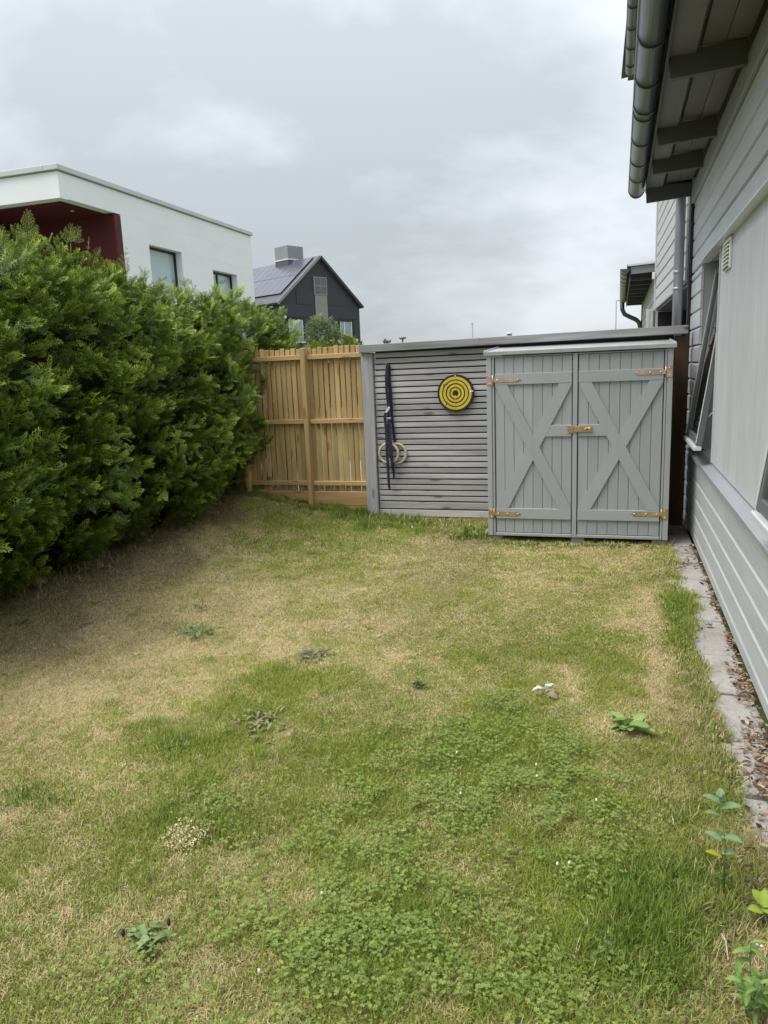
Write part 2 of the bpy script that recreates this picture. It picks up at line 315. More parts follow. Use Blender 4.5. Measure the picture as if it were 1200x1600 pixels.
# how dry (0 green .. 1 straw), how long, how bare: read off the lawn at these points
CP = [ # px, py, dry, len, brown
 (100,1100,.97,.7,.0),(30,1150,.93,.7,.1),(250,1080,.9,.7,0),(300,930,.88,.7,.15),(180,960,.8,.7,.45),(50,980,.7,.8,.85),(150,905,.72,.8,.9),(230,850,.8,.9,.85),(330,810,.8,1.1,.85),(90,940,.7,.8,.9),(240,900,.8,.8,.6),(60,1050,.85,.7,.4),
 (400,1000,.82,.7,0),(450,940,.75,.7,.05),(370,880,.8,.7,.15),(440,850,.45,.8,0),(520,845,.35,.8,0),(600,860,.5,.7,0),(480,800,.45,1.2,.1),(560,800,.15,2.2,0),(630,815,.25,1.6,.0),
 (700,830,.8,.6,.6),(740,820,.35,1.2,.2),(690,870,.6,.6,.25),(620,960,.65,.6,.1),(740,950,.5,.6,0),(860,870,.65,.7,0),(960,870,.8,.8,.05),(1040,880,.7,.9,.2),(860,960,.42,.6,0),(930,930,.5,.6,0),
 (560,1010,.6,.6,.0),(600,1080,.42,.6,0),(700,1050,.42,.6,0),(800,1040,.35,.6,0),(880,1060,.3,.7,0),(950,1040,.25,.7,0),
 (1018,960,.85,.6,0),(1020,1030,.9,.6,0),(1030,1090,.8,.6,0),(1060,950,.12,1.3,0),(1065,1010,.2,1.2,.1),(1080,1080,.5,1.1,.35),(1095,1140,.55,1.0,.4),(985,1000,.3,.8,0),(890,1075,.8,.6,0),
 (500,1120,.4,.7,0),(430,1080,.35,.9,0),(350,1160,.35,.9,0),(250,1190,.3,.9,0),(150,1190,.65,.8,0),(60,1235,.45,.9,.1),(20,1200,.75,.8,.1),
 (110,1290,.3,.9,.08),(60,1380,.24,.9,.05),(200,1330,.22,.9,.05),(330,1280,.2,1.3,0),(430,1240,.35,.8,.05),(560,1200,.2,.8,0),(700,1170,.12,.8,0),(820,1130,.12,.8,0),(780,1260,.12,.8,0),(900,1260,.12,.8,0),
 (960,1200,.25,.7,0),(1030,1200,.32,.8,.1),(1080,1190,.45,.9,.3),(1130,1220,.5,1.0,.3),(1000,1290,.28,.8,.05),(1060,1280,.25,1.0,.05),(1100,1380,.15,1.5,.1),(1170,1340,.75,1.0,.5),(1180,1450,.5,1.1,.5),
 (930,1360,.2,1.0,0),(1020,1440,.06,2.2,0),(980,1500,.1,1.8,0),(1060,1520,.3,1.5,.1),(1110,1490,.9,1.0,.4),(1110,1570,.85,1.0,.4),(1170,1560,.3,1.4,.2),
 (850,1400,.18,.9,0),(700,1340,.25,.8,0),(600,1300,.18,.8,0),(520,1340,.25,.9,0),(430,1365,.75,.8,.15),(400,1420,.35,.9,.05),(300,1400,.2,.9,.05),(250,1440,.26,.9,.08),(120,1480,.26,.9,.08),(50,1520,.2,.9,.05),
 (180,1560,.3,1.0,.05),(340,1510,.6,.8,.25),(320,1580,.2,1.0,0),(450,1480,.2,1.0,0),(560,1460,.15,1.0,0),(650,1500,.12,1.0,0),(780,1480,.12,1.0,0),(700,1580,.2,1.1,.05),(880,1560,.15,1.2,0),(540,1570,.3,1.0,.1)]
CPa = np.array(CP, float)
def lawnmap(x, y):
    x = np.asarray(x, float); y = np.asarray(y, float)
    P = np.stack([x, y, np.full_like(x, -CAM[2])], -1) @ MB; zc = np.maximum(P[:, 2], 0.25)
    px = 600+FPX*P[:, 0]/zc; py = np.clip(800+FPX*P[:, 1]/zc, 760, 1650)
    wx = 48*(0.5+(py-760)/500); wy = 26*(0.5+(py-760)/450)
    jx = (fbm(x, y, 0.5, 31)-0.5)*90; jy = (fbm(x, y, 0.5, 41)-0.5)*60
    res = np.zeros((len(x), 3)); W = np.full(len(x), 1e-6); res += np.array([.4, .9, .1])*1e-6
    for c in CPa:
        g = np.exp(-((px+jx-c[0])/wx)**2-((py+jy-c[1])/wy)**2)+1e-5/(1+((px-c[0])/100)**2+((py-c[1])/100)**2); W += g; res += g[:, None]*c[2:]
    return res/W[:, None]
def edge_x(y): return 0.475 + 0.16*(fbm(y, np.asarray(y)*0, 0.22, 77)-0.5) + 0.03*sstep(5.5, 7, y)
gx = np.concatenate([np.arange(-9, -5.2, 0.4), np.arange(-5.2, 0.66, 0.045)]); gy = np.concatenate([np.arange(-2, 1.0, 0.3), np.arange(1.0, 8.3, 0.045)])
XX, YY = np.meshgrid(gx, gy); xf, yf = XX.ravel(), YY.ravel()
lm = lawnmap(xf, yf)
hz = gh(xf, yf) - 0.012; inside = xf > edge_x(yf)+0.01; hz = np.where(inside, -0.064, hz)
straw = np.array([.52, .42, .23]); grn = np.array([.19, .195, .055]); brn = np.array([.17, .13, .085])
tin = grn + (straw-grn)*np.clip(lm[:, :1]*1.05, 0, 1); tin = tin+(brn-tin)*np.clip(lm[:, 2:3], 0, 1); tin *= (0.8+0.4*fbm(xf, yf, 0.1, 3))[:, None]
nx, ny = len(gx), len(gy)
idx = np.arange(nx*ny).reshape(ny, nx); quads = np.stack([idx[:-1, :-1], idx[:-1, 1:], idx[1:, 1:], idx[1:, :-1]], -1).reshape(-1, 4)
me = npmesh('lawn', np.stack([xf, yf, hz], -1), quads, np.full(len(quads), 4), M['soil'], np.c_[tin, np.ones(len(tin))], True)
tag(put('lawn', me), kind='structure')
# ------------------------------------------------------------------ slab path by the house wall
path = T('path', None, None, (0.55, 3, -0.03), kind='structure')
box('bedding', 0.36, 0.656, -1.5, 8.3, -0.068, -0.045, 'ground', path, 0)
yb = -1.2
while yb < 8.1:
    ln = random.choice([0.5, 0.5, 0.42, 0.58]); ln = min(ln, 8.15-yb)
    o = box('slab', 0.375+random.uniform(-.012, .012), 0.652, yb, yb+ln-0.024, -0.06, -0.016+random.uniform(-.006, .006), 'slab', path, 0.006, (random.uniform(-.012, .012), random.uniform(-.012, .012), random.uniform(-.008, .008)))
    yb += ln
# paving behind the fences
me = mesh('gravel_path', [(-3.05, 8.15, -0.04), (0.6, 8.15, -0.04), (0.6, 13, -0.04), (-4.85, 13, -0.04)], [(0, 1, 2, 3)], M['gravel']); tag(put('gravel_path', me), kind='structure')

# ------------------------------------------------------------------ own house
H = T('house', 'grey clad house with deep eaves and tilted window along the right side of the lawn', 'house', (0.66, 3, 0))
PIT = 0.153
def board_profile(h): return [(0.022, 0.002), (0.010, 0.002), (0.0, 0.010), (0.0, h-0.020), (0.014, h-0.004), (0.022, h-0.004)]
def siding(y0, y1, z0, z1, x=0.66, parent=H, mat='siding'):
    n = 0; z = z0
    while z < z1-0.01:
        h = min(PIT, z1-z)
        put('siding_board', prismmesh(board_profile(h), y1-y0, M[mat]), parent, (x, (y0+y1)/2, z)); z += h
YN = -1.6
siding(YN, 8.06, 0.096-PIT*0, 0.708); put('siding_board', prismmesh(board_profile(0.09), 8.06-YN, M['siding']), H, (0.66, (8.06+YN)/2, 0.006))
put('siding_board', prismmesh(board_profile(0.052), 8.06-YN, M['siding']), H, (0.66, (8.06+YN)/2, 0.708))
siding(YN, 8.06, 2.371+0.035, 3.20)
siding(7.09, 8.06, 0.80, 2.40)
# structural wall behind the boards (openings left for the windows)
for (a, b, c, d) in ((YN, 8.06, 0.0, 0.762), (YN, 8.06, 2.43, 3.30), (7.12, 8.06, 0.762, 2.43), (3.58, 6.12, 0.762, 2.43), (YN, 2.05, 0.762, 2.43)):
    box('wall', 0.724 if (a, c) == (3.58, 0.762) else 0.684, 0.86, a, b, c, d, 'void', H, 0)
box('corner_board', 0.640, 0.70, 8.064, 8.20, 0.02, 3.30, 'siding2', H, 0.004)
box('corner_batten', 0.630, 0.684, 8.0, 8.062, 0.02, 3.12, 'black', H, 0.0)
box('end_wall', 0.704, 6.0, 8.08, 8.18, 0.0, 3.30, 'siding2', H, 0.0)
box('inner_wall', 2.6, 2.7, YN, 8.08, 0.0, 3.30, 'void', H, 0.0)
box('inner_floor', 0.864, 2.6, YN, 8.08, 0.45, 0.5, 'void', H, 0.0)
box('frieze_board', 0.632, 0.658, YN, 8.06, 3.05, 3.20, 'trim', H, 0.004)
# sill
put('window_sill', prismmesh([(0.632, 0.735), (0.628, 0.768), (0.634, 0.771), (0.80, 0.808), (0.80, 0.79), (0.642, 0.757)], 4.938-YN, M['sill']), H, (0, (4.936+YN)/2, 0))
put('window_sill', prismmesh([(0.632, 0.735), (0.628, 0.768), (0.634, 0.771), (0.80, 0.808), (0.80, 0.79), (0.642, 0.757)], 7.17-4.942, M['sill']), H, (0, (7.17+4.942)/2, 0))
# grooved panel between the windows: vertical boards edge to edge
yy = 3.58; k = 0
while yy < 6.10:
    wd = min(0.53, 6.12-yy); box('wall_panel', 0.700, 0.722, yy+0.0008, yy+wd-0.0008, 0.803, 2.40, 'panel', H, 0.0015); yy += wd; k += 1
box('panel_edge_trim', 0.690, 0.80, 6.122, 6.15, 0.806, 2.40, 'panel', H, 0.003)
box('panel_edge_trim', 0.690, 0.80, 3.55, 3.578, 0.806, 2.40, 'panel', H, 0.003)
box('window_head', 0.664, 0.82, YN, 7.10, 2.405, 2.428, 'trim', H, 0.002)
box('drip_flashing', 0.640, 0.72, 2.2, 7.13, 2.396, 2.4035, 'alu', H, 0.001)
box('window_reveal', 0.684, 0.82, 7.092, 7.118, 0.80, 2.404, 'trim', H, 0.002)
# vent grille
vg = box('vent_grille', 0.683, 0.699, 5.56, 5.86, 2.185, 2.385, 'whiteplastic', H, 0.003)
for k in range(7):
    box('louvre', 0.671, 0.6795, 5.585, 5.835, 2.199+k*0.0255, 2.211+k*0.0255, 'whiteplastic', vg, 0.001, (0, 0.5, 0))
    box('slot_shade', 0.680, 0.6826, 5.585, 5.835, 2.190+k*0.0255, 2.198+k*0.0255, 'black', vg, 0)  # black strips paint in the dark of the louvre gaps
def sash_window(y0, y1, swing_x, label):
    fr = box('window', 0.806, 0.85, y0+0.002, y0+0.05, 0.81, 2.40, 'frame', H, 0.003, label=label)
    for a in ((y1-0.05, y1-0.002, 0.81, 2.40), (y0+0.052, y1-0.052, 0.81, 0.88), (y0+0.052, y1-0.052, 2.33, 2.40)):
        box('frame', 0.806, 0.85, a[0], a[1], a[2], a[3], 'frame', fr, 0.003)
    top = Vector((0.80, 0, 2.345)); bot = Vector((swing_x, 0, 0.93)); d = (bot-top)
    P = lambda t, y: (top.x+d.x*t, y, top.z+d.z*t)
    nrm = (d.z, 0, -d.x)
    w_ = 0.055
    for yy in (y0+w_/2+0.004, y1-w_/2-0.004): beam('sash', P(0, yy), P(1, yy), 0.045, w_, 'frame', fr, nrm, 0.004)
    # light aluminium cover strip on the outer edge of both stiles
    up = Vector(nrm).normalized(); up = up if up.x < 0 else -up
    for yy in (y0+0.012, y1-0.012):
        p = Vector(P(0.01, yy))+up*0.027; q = Vector(P(0.985, yy))+up*0.027; beam('cover_strip', p, q, 0.006, 0.018, 'alu', fr, nrm, 0.001)
    for t in (0.02, 0.975):
        p = Vector(P(t, y0+w_+0.006)); q = Vector(P(t, y1-w_-0.006)); beam('sash', p, q, 0.055, 0.045, 'frame', fr, d, 0.004)
    p = Vector(P(1.0, y0+0.004))+up*0.012; q = Vector(P(1.0, y1-0.004))+up*0.012
    beam('bottom_rail_cover', p+Vector((0, 0, -.018)), q+Vector((0, 0, -.018)), 0.038, 0.062, 'alu', fr, (0, 0, 1), 0.006)
    a, b, c, e_ = P(0.04, y0+w_), P(0.04, y1-w_), P(0.96, y1-w_), P(0.96, y0+w_)
    off = up*0.006
    V = [Vector(v)-WL[fr.name]+s*off for s in (-1, 1) for v in (a, b, c, e_)]
    put('pane', polymesh('pane', V, [(0, 1, 2, 3), (7, 6, 5, 4), (0, 4, 5, 1), (1, 5, 6, 2), (2, 6, 7, 3), (3, 7, 4, 0)], M['glass']), fr, WL[fr.name])
    # side guard seen between sash and frame
    for yy in (y0+0.022,):
        beam('stay_arm', (0.80, yy, 1.30), P(0.86, yy), 0.022, 0.006, 'alu', fr, (0, 1, 0), 0.001)
sash_window(6.155, 7.085, 0.606, 'top hung window swung outwards beside the grey fence end')
sash_window(2.07, 3.535, 0.61, 'near window swung outwards, only its far bottom corner in view')
# eaves
for xs in ((0.232, 0.372, 3.245), (0.400, 0.520, 3.285), (0.523, 0.640, 3.285)):
    box('soffit_board', xs[0], xs[1], YN, 8.066, xs[2], xs[2]+0.02, 'soffit', H, 0.002)
box('light_block_deck', 0.232, 5.0, YN, 8.066, 3.31, 3.335, 'rafter', H, 0)  # dark board added above the soffit to block light
box('eave_closer', 0.232, 0.70, 8.068, 8.098, 3.262, 3.375, 'rafter', H, 0)
for yr in (7.02, 6.13, 4.785, 3.6, 2.4, 1.2, 0, -1.2):
    beam('rafter', (0.236, yr, 3.195), (0.63, yr, 3.215), 0.13, 0.045, 'rafter', H, (0, 0, 1), 0.003)
beam('bargeboard', (0.222, 8.083, 3.185), (0.70, 8.083, 3.215), 0.15, 0.03, 'rafter', H, (0, 0, 1), 0.003)
box('fascia', 0.212, 0.230, YN, 8.064, 3.20, 3.36, 'black', H, 0.002)
V = [(0.10, YN, 3.375), (0.10, 8.14, 3.375), (5.2, 8.14, 4.45), (5.2, YN, 4.45)]
V = [Vector(v) for v in V]+[Vector(v)+Vector((0, 0, -.05)) for v in V]
put('roof', polymesh('roof', [v-WL[H.name] for v in V], [(0, 1, 2, 3), (7, 6, 5, 4), (0, 4, 5, 1), (1, 5, 6, 2), (2, 6, 7, 3), (3, 7, 4, 0)], M['darkroof']), H, WL[H.name])
def gutter(name, parent, c0, c1, r, mat='gutter', n=14):
    c0 = Vector(c0); c1 = Vector(c1); d = (c1-c0).normalized(); sx = Vector((d.y, -d.x, 0)); V = []; F = []
    for c in (c0, c1):
        for rr in (r, r-0.004):
            for k in range(n+1):
                t = math.pi*k/n; V.append(c + sx*(-rr*math.cos(t)) + Vector((0, 0, -rr*math.sin(t))))
    m = n+1
    for k in range(n):
        F += [(k, k+1, 2*m+k+1, 2*m+k), (m+k+1, m+k, 3*m+k, 3*m+k+1)]
    for b in (0, n): F.append((b, m+b, 3*m+b, 2*m+b) if b == 0 else (m+b, b, 2*m+b, 3*m+b))
    for s in (0, 2):   # end caps
        F.append(tuple(range(s*m, s*m+m)))
    me = mesh(name, [v-c0 for v in V], F, M[mat], False)
    me.polygons.foreach_set('use_smooth', [len(p.vertices) == 4 for p in me.polygons])
    g = put(name, me, parent, c0)
    tube('gutter_lip', [c0+sx*-r, c1+sx*-r], 0.009, mat, g, 8)
    return g, sx
def bracket(g, c, d, sx, r, wid, mat='gutter'):
    n = 14; V = []; F = []; c = Vector(c); d = Vector(d).normalized()
    for s in (-.5, .5):
        for rr in (r, r+0.006):
            for k in range(n+1):
                t = math.pi*k/n; V.append(d*wid*s + sx*(-rr*math.cos(t)) + Vector((0, 0, -rr*math.sin(t))))
    m = n+1
    for k in range(n): F += [(m+k, m+k+1, 3*m+k+1, 3*m+k), (k, m+k, m+k+1, k+1), (2*m+k+1, 3*m+k+1, 3*m+k, 2*m+k)]
    return put('bracket', mesh('bracket', V, F, M[mat], False), g, c)
g, sx = gutter('gutter', H, (0.136, YN, 3.275), (0.136, 8.27, 3.27), 0.073)
for yb_ in (8.22, 7.58, 6.99, 6.36, 5.74, 5.60, 5.08, 4.47, 3.85, 3.24, 2.6, 1.95, 1.3):
    bracket(g, (0.136, yb_, 3.272), (0, 1, 0), sx, 0.073, 0.035 if yb_ in (5.60,) else 0.016)

# ------------------------------------------------------------------ next terrace house behind the fence
Q = T('terrace_house', 'two storey pale grey clad terrace house behind the fence, beyond the corner', 'house', (0.655, 9.2, 0))
ang = math.atan(0.029); uu = Vector((-math.sin(ang), math.cos(ang), 0)); vv = Vector((-math.cos(ang), -math.sin(ang), 0))
def LF(u, v, z): return Vector((0.587, 9.75, 0)) + uu*u + vv*v + Vector((0, 0, z))
def lbox(name, u0, u1, v0, v1, z0, z1, mat, parent=Q, bev=0.003, label=None):
    return put(name, boxmesh(abs(v1-v0), u1-u0, z1-z0, M[mat], bev), parent, LF((u0+u1)/2, (v0+v1)/2, (z0+z1)/2), (0, 0, ang), label)
def lsiding(u0, u1, z0, z1, v=0.0):
    z = z0
    while z < z1-0.01:
        h = min(PIT, z1-z)
        put('siding_board', prismmesh(board_profile(h), u1-u0, M['siding2']), Q, LF((u0+u1)/2, v, z), (0, 0, ang)); z += h
lsiding(-1.35, 2.56, 2.36, 6.3)
lbox('wall', -1.35, 2.6, -4.0, -0.03, 2.38, 6.3, 'siding2', bev=0)
lbox('corner_board', 2.562, 2.65, -0.05, 0.018, 2.34, 6.2, 'siding2')
lbox('corner_board', 2.652, 2.68, -0.05, 0.010, 2.34, 6.2, 'trim')
lbox('soffit', -1.35, 2.66, -1.5, -0.032, 2.33, 2.358, 'rafter')
lbox('porch_shade_wall', -1.35, 2.7, -1.5, -1.42, 0, 2.328, 'void', bev=0)  # near-black colour stands in for the shade under the overhang
lbox('wall_lamp', 2.50, 2.54, 0.02, 0.06, 2.80, 2.90, 'whiteplastic', bev=0.006)
# windows under the overhang
for u in (0.3, 0.85, 1.4): wf = lbox('window', u, u+0.05, -1.40, -1.36, 0.9, 2.15, 'frame')
wf = box('window', 0.395, 0.444, 12.56, 12.59, 0.9, 2.385, 'alu', Q, label='white framed window seen edge on'); box('frame', 0.449, 0.491, 12.57, 12.60, 0.9, 2.385, 'alu', wf); box('frame', 0.495, 0.522, 12.54, 12.57, 0.9, 2.38, 'frame', wf)
box('porch_shade_wall', 0.56, 3.5, 12.44, 12.50, 0, 2.325, 'void', Q, 0)  # near-black panel added so the porch end looks shaded
for xx in (0.60, 0.82, 1.04): box('window', xx, xx+0.03, 12.40, 12.438, 0.9, 2.1, 'frame', Q)
# upper roof and gutter
put('roof', prismmesh([(0.15, 6.36), (0.15, 6.42), (5.0, 7.1), (5.0, 7.0)], 6.4, M['darkroof']), Q, LF(1.5, 0, 0)+Vector((-0.655, 0, 0)), (0, 0, ang))
lbox('soffit', -1.6, 4.7, -0.3, 0.40, 6.31, 6.34, 'rafter')
g2, sx2 = gutter('gutter', Q, (0.10, 7.6, 6.28), (0.086, 13.9, 6.28), 0.072)
for k in range(9): bracket(g2, Vector((0.10, 7.6, 6.28)).lerp(Vector((0.086, 13.9, 6.28)), (k+0.5)/9), (0, 1, 0), sx2, 0.072, 0.016)
lbox('upper_wall', 2.62, 4.7, -4, -0.9, 3.3, 6.2, 'siding2', bev=0)
# main downpipe
dp = tube('downpipe', [(0.552, 8.22, 0.0), (0.552, 8.22, 6.2)], 0.047, 'pipe', Q, 20)
for zc in (2.28, 2.44): tube('pipe_collar', [(0.552, 8.22, zc), (0.552, 8.22, zc+0.03)], 0.0495, 'pipe', dp, 20)
tube('pipe_bracket', [(0.56, 8.22, 2.36), (0.64, 8.22, 2.36)], 0.012, 'pipe', dp, 8)
tube('downpipe', [(0.37, 11.0, 4.03), (0.37, 11.0, 4.6), (0.2, 11.0, 6.2)], 0.04, 'gutter', Q, 12)
# low wing further on
CW = 0.497
z = 0.05
while z < 2.90:
    h = min(PIT, 2.91-z); put('siding_board', prismmesh(board_profile(h), 6.1, M['siding2']), Q, (CW, 15.6, z)); z += h
box('wall', CW+0.03, 4.5, 12.52, 18.7, 0, 3.02, 'siding2', Q, 0)
box('corner_board', CW-0.02, CW+0.05, 18.702, 18.76, 0, 2.92, 'black', Q, 0)
beam('bargeboard', (0.149, 12.49, 2.972), (1.2, 12.49, 3.015), 0.11, 0.03, 'greyclad', Q)
beam('verge_flashing', (0.105, 12.475, 3.048), (1.2, 12.475, 3.094), 0.03, 0.07, 'alu', Q)
put('roof', prismmesh([(0.095, 3.05), (0.095, 3.07), (4.4, 3.27), (4.4, 3.25)], 6.3, M['darkroof']), Q, (0, 15.65, 0))
box('soffit', 0.157, CW+0.03, 12.51, 18.75, 2.96, 2.985, 'rafter', Q, 0)
for k in range(8): box('rafter', 0.153, CW-0.004, 12.8+0.80*k, 12.85+0.80*k, 2.855, 2.958, 'rafter', Q)
box('fascia', 0.134, 0.151, 12.51, 18.75, 2.855, 3.03, 'rafter', Q)
g3, sx3 = gutter('gutter', Q, (0.067, 12.42, 2.997), (0.067, 18.7, 2.987), 0.065)
for k in range(10): bracket(g3, (0.067, 12.7+k*0.64, 2.996), (0, 1, 0), sx3, 0.065, 0.022)
tube('downpipe', [Vector(onY(px, py, 18.55)) for px, py in ((972, 470), (972.5, 484), (976, 491), (984, 495), (994, 499.5), (998.5, 504), (1000, 510), (1001, 560), (1003, 640))], 0.05, 'gutter', Q, 14)

# ------------------------------------------------------------------ slatted grey fence
FY = 7.70
F1 = T('slat_fence', 'weathered grey fence of narrow horizontal slats across the end of the lawn', 'fence', (-1.0, FY, 0))
box('fence_post', -2.653, -2.523, FY-0.045, FY+0.055, -0.05, 1.80, 'slatpost', F1, 0.006)
z = 0.012; k = 0
while z < 1.755:
    h = 0.0487 if k > 1 else 0.074
    put('slat', boxmesh(3.02, 0.02, h, M['slat'], 0.0035), F1, (-1.0085+random.uniform(-.002, .002), FY+random.uniform(-.0015, .0015), z+h/2), (0, random.uniform(-.0006, .0006), 0)); z += h+0.0135; k += 1
for xx in (-2.44, -1.75, -1.05, -0.3, 0.4): box('batten', xx-.03, xx+.03, FY+0.013, FY+0.05, 0.0, 1.80, 'black', F1, 0)
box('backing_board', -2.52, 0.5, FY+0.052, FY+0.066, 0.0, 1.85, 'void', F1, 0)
beam('cap_board', (-2.66, FY-0.03, 1.842), (0.615, FY-0.03, 1.872), 0.078, 0.12, 'capwood', F1, (0, 0, 1), 0.005)
box('fence_post', 0.505, 0.632, FY-0.02, FY+0.08, -0.05, 1.822, 'brownwood', F1, 0.004, label='brown unweathered end post between cabinet and house')
# ------------------------------------------------------------------ picket fence
F2 = T('picket_fence', 'new yellow timber fence of upright pickets next to the hedge', 'fence', (-3.35, 7.76, 0))
PY = 7.79
xp = -2.722; k = 0
while xp > -4.75:
    wd = 0.056+random.uniform(-.002, .002); zt = 1.885+random.uniform(-.012, .012)
    me = boxmesh(0.0535, 0.018, 1.62, M['pine'], 0.004)
    put('picket', me, F2, (xp+random.uniform(-.0025, .0025), PY+random.uniform(-.002, .002), zt-0.81), (0, random.uniform(-.004, .004), 0)); xp -= 0.0652; k += 1
for za_ in (1.785, 1.072, 0.365):
    for (a, b) in ((-4.75, -3.378), (-3.322, -2.66)): box('fence_rail', a, b, PY-0.056, PY-0.0115, za_-0.026, za_+0.026, 'pinerail', F2, 0.004)
for xx in (-3.35, -4.14): box('fence_post', xx-0.027, xx+0.027, PY-0.105, PY-0.058 if xx > -4 else PY-0.0115, -0.05, 1.885 if xx > -4 else 1.70, 'pine', F2, 0.005)
box('fence_post', -3.376, -3.324, PY-0.056, PY-0.0115, -0.05, 1.885, 'pine', F2, 0.0)
for (a, b) in ((-4.75, -3.378), (-3.322, -2.66)):
    box('gravel_board', a, b, PY-0.06, PY-0.02, 0.115, 0.272, 'kick', F2, 0.004); box('gravel_board', a, b, PY-0.058, PY-0.018, -0.05, 0.112, 'kick', F2, 0.004)

# ------------------------------------------------------------------ tool cabinet
CX0, CX1, CY0, CY1 = -1.142, 0.438, 6.75, 7.55
C = T('tool_cabinet', 'grey painted wooden tool cabinet with two cross braced doors against the fence', 'cabinet', (-0.35, 7.1, 0))
for xx in (CX0, -0.4, 0.30): box('foot_block', xx+0.01, xx+0.13, CY0+0.03, CY0+0.2, -0.05, 0.036, 'block', C, 0.006)
for xx in (CX0, 0.30): box('foot_block', xx+0.01, xx+0.13, CY1-0.25, CY1-0.05, -0.05, 0.036, 'block', C, 0.006)
Z0, Z1 = 0.040, 1.690
box('corner_post', CX0, CX0+0.045, CY0, CY0+0.045, Z0, Z1, 'cab', C); box('corner_post', CX0+0.048, CX0+0.068, CY0+0.006, CY0+0.045, Z0, Z1, 'cab', C)
box('corner_post', CX1-0.045, CX1, CY0, CY0+0.045, Z0, Z1, 'cab', C); box('corner_post', CX1-0.066, CX1-0.048, CY0+0.006, CY0+0.045, Z0, Z1, 'cab', C)
box('centre_post', -0.381, -0.341, CY0+0.004, CY0+0.045, Z0, Z1, 'cab', C)
for a, b in ((CX0+0.070, -0.383), (-0.339, CX1-0.068)):
    box('bottom_rail', a, b, CY0+0.002, CY0+0.045, Z0, Z0+0.028, 'cabrail', C, 0.004); box('top_rail', a, b, CY0+0.010, CY0+0.045, Z1-0.012, Z1, 'cabrail', C, 0.002)
box('back_post', CX0, CX0+0.045, CY1-0.045, CY1, Z0, Z1+0.05, 'cab', C); box('back_post', CX1-0.045, CX1, CY1-0.045, CY1, Z0, Z1+0.05, 'cab', C)
n = 9; wd = (CY1-CY0-0.094)/n
for k in range(n):
    for xx in (CX0+0.012, CX1-0.030): box('side_plank', xx, xx+0.018, CY0+0.047+k*wd+0.001, CY0+0.047+(k+1)*wd-0.001, Z0, Z1-0.01, 'cab', C, 0.003)
box('back_panel', CX0+0.05, CX1-0.05, CY1-0.02, CY1-0.005, Z0, Z1+0.04, 'cab', C, 0); box('floor_panel', CX0+0.05, CX1-0.05, CY0+0.05, CY1-0.03, Z0+0.005, Z0+0.03, 'cab', C, 0)
# roof sheet sloping to the front, turned down edge
rf = put('roof_edge', prismmesh([(0, 0), (0.004, 0.030), (-0.008, 0.031), (-0.012, -0.002)], CX1-CX0+0.045, M['zinc']), C, ((CX0+CX1)/2, CY0-0.018, 1.700), (0, 0, -math.pi/2), label='bright folded zinc front edge')
V = [(CX0-0.022, CY0-0.010, 1.731), (CX1+0.022, CY0-0.010, 1.731), (CX1+0.022, CY1+0.03, 1.782), (CX0-0.022, CY1+0.03, 1.782)]
V = [Vector(v) for v in V]+[Vector(v)-Vector((0, 0, .006)) for v in V]
put('roof_sheet', polymesh('sheet', [v-WL[C.name] for v in V], [(0, 1, 2, 3), (7, 6, 5, 4), (0, 4, 5, 1), (1, 5, 6, 2), (2, 6, 7, 3), (3, 7, 4, 0)], M['zinc']), C, WL[C.name])
for xx in (CX0-0.02, CX1+0.012): beam('verge_fold', (xx+.004, CY0-0.008, 1.737), (xx+.004, CY1+0.03, 1.788), 0.014, 0.012, 'zinc', C)
def door(x0, x1, mirror):
    z0, z1 = Z0+0.031, Z1-0.015; y = CY0+0.016
    d = T('door', None, None, ((x0+x1)/2, y, z0), kind='x'); del d['kind']; d.parent = C; d.location = WL[d.name]-WL[C.name]
    n = 8; wd = (x1-x0)/n
    for k in range(n): box('plank', x0+k*wd+0.0008, x0+(k+1)*wd-0.0008, y, y+0.018, z0, z1, 'cab', d, 0.0045)
    f = y-0.0175
    rt, rb = (1.434, 1.532), (0.205, 0.303)
    for (a, b) in (rt, rb): box('rail', x0+0.002, x1-0.002, f, y-0.001, a, b, 'cabrail', d, 0.003)
    zt, zb = rt[0]-0.001, rb[1]+0.001; bw = 0.098
    def slant(xa, xb, nm, yo):
        # parallelogram brace from (xa, zt) down to (xb, zb), ends cut level under the rails
        hw = bw*0.62; s = 1 if xb > xa else -1
        P = [(xa, zt), (xa+s*hw*1.9, zt), (xb, zb+0.0), (xb-s*hw*1.9, zb)]
        P = [(xa, zt-0.012), (xa, zt), (xa+s*hw*2-s*.012, zt), (xb, zb+0.012), (xb, zb), (xb-s*hw*2+s*.012, zb)]
        V = [Vector((p[0], f+yo, p[1])) for p in P]+[Vector((p[0], y-0.001, p[1])) for p in P]; o = WL[d.name]
        m_ = 6; F = [tuple(range(m_)), tuple(range(2*m_-1, m_-1, -1))]+[(i, m_+i, m_+(i+1) % m_, (i+1) % m_) for i in range(m_)]
        put(nm, polymesh(nm, [v-o for v in V], F, M['cab']), d, o)
    slant(x0+0.004, x1-0.004, 'brace', 0.0); slant(x1-0.004, x0+0.004, 'brace', 0.0012)
    # middle rail from the cross to the closing edge
    zc = 1.015; xm = (x0+x1)/2
    a, b = (xm+0.10, x1-0.002) if not mirror else (x0+0.002, xm-0.10)
    box('rail', a, b, f+0.0024, y-0.001, zc-0.052, zc+0.052, 'cabrail', d, 0.003)
    return d
d1 = door(CX0+0.074, -0.387, False); d2 = door(-0.334, CX1-0.072, True)
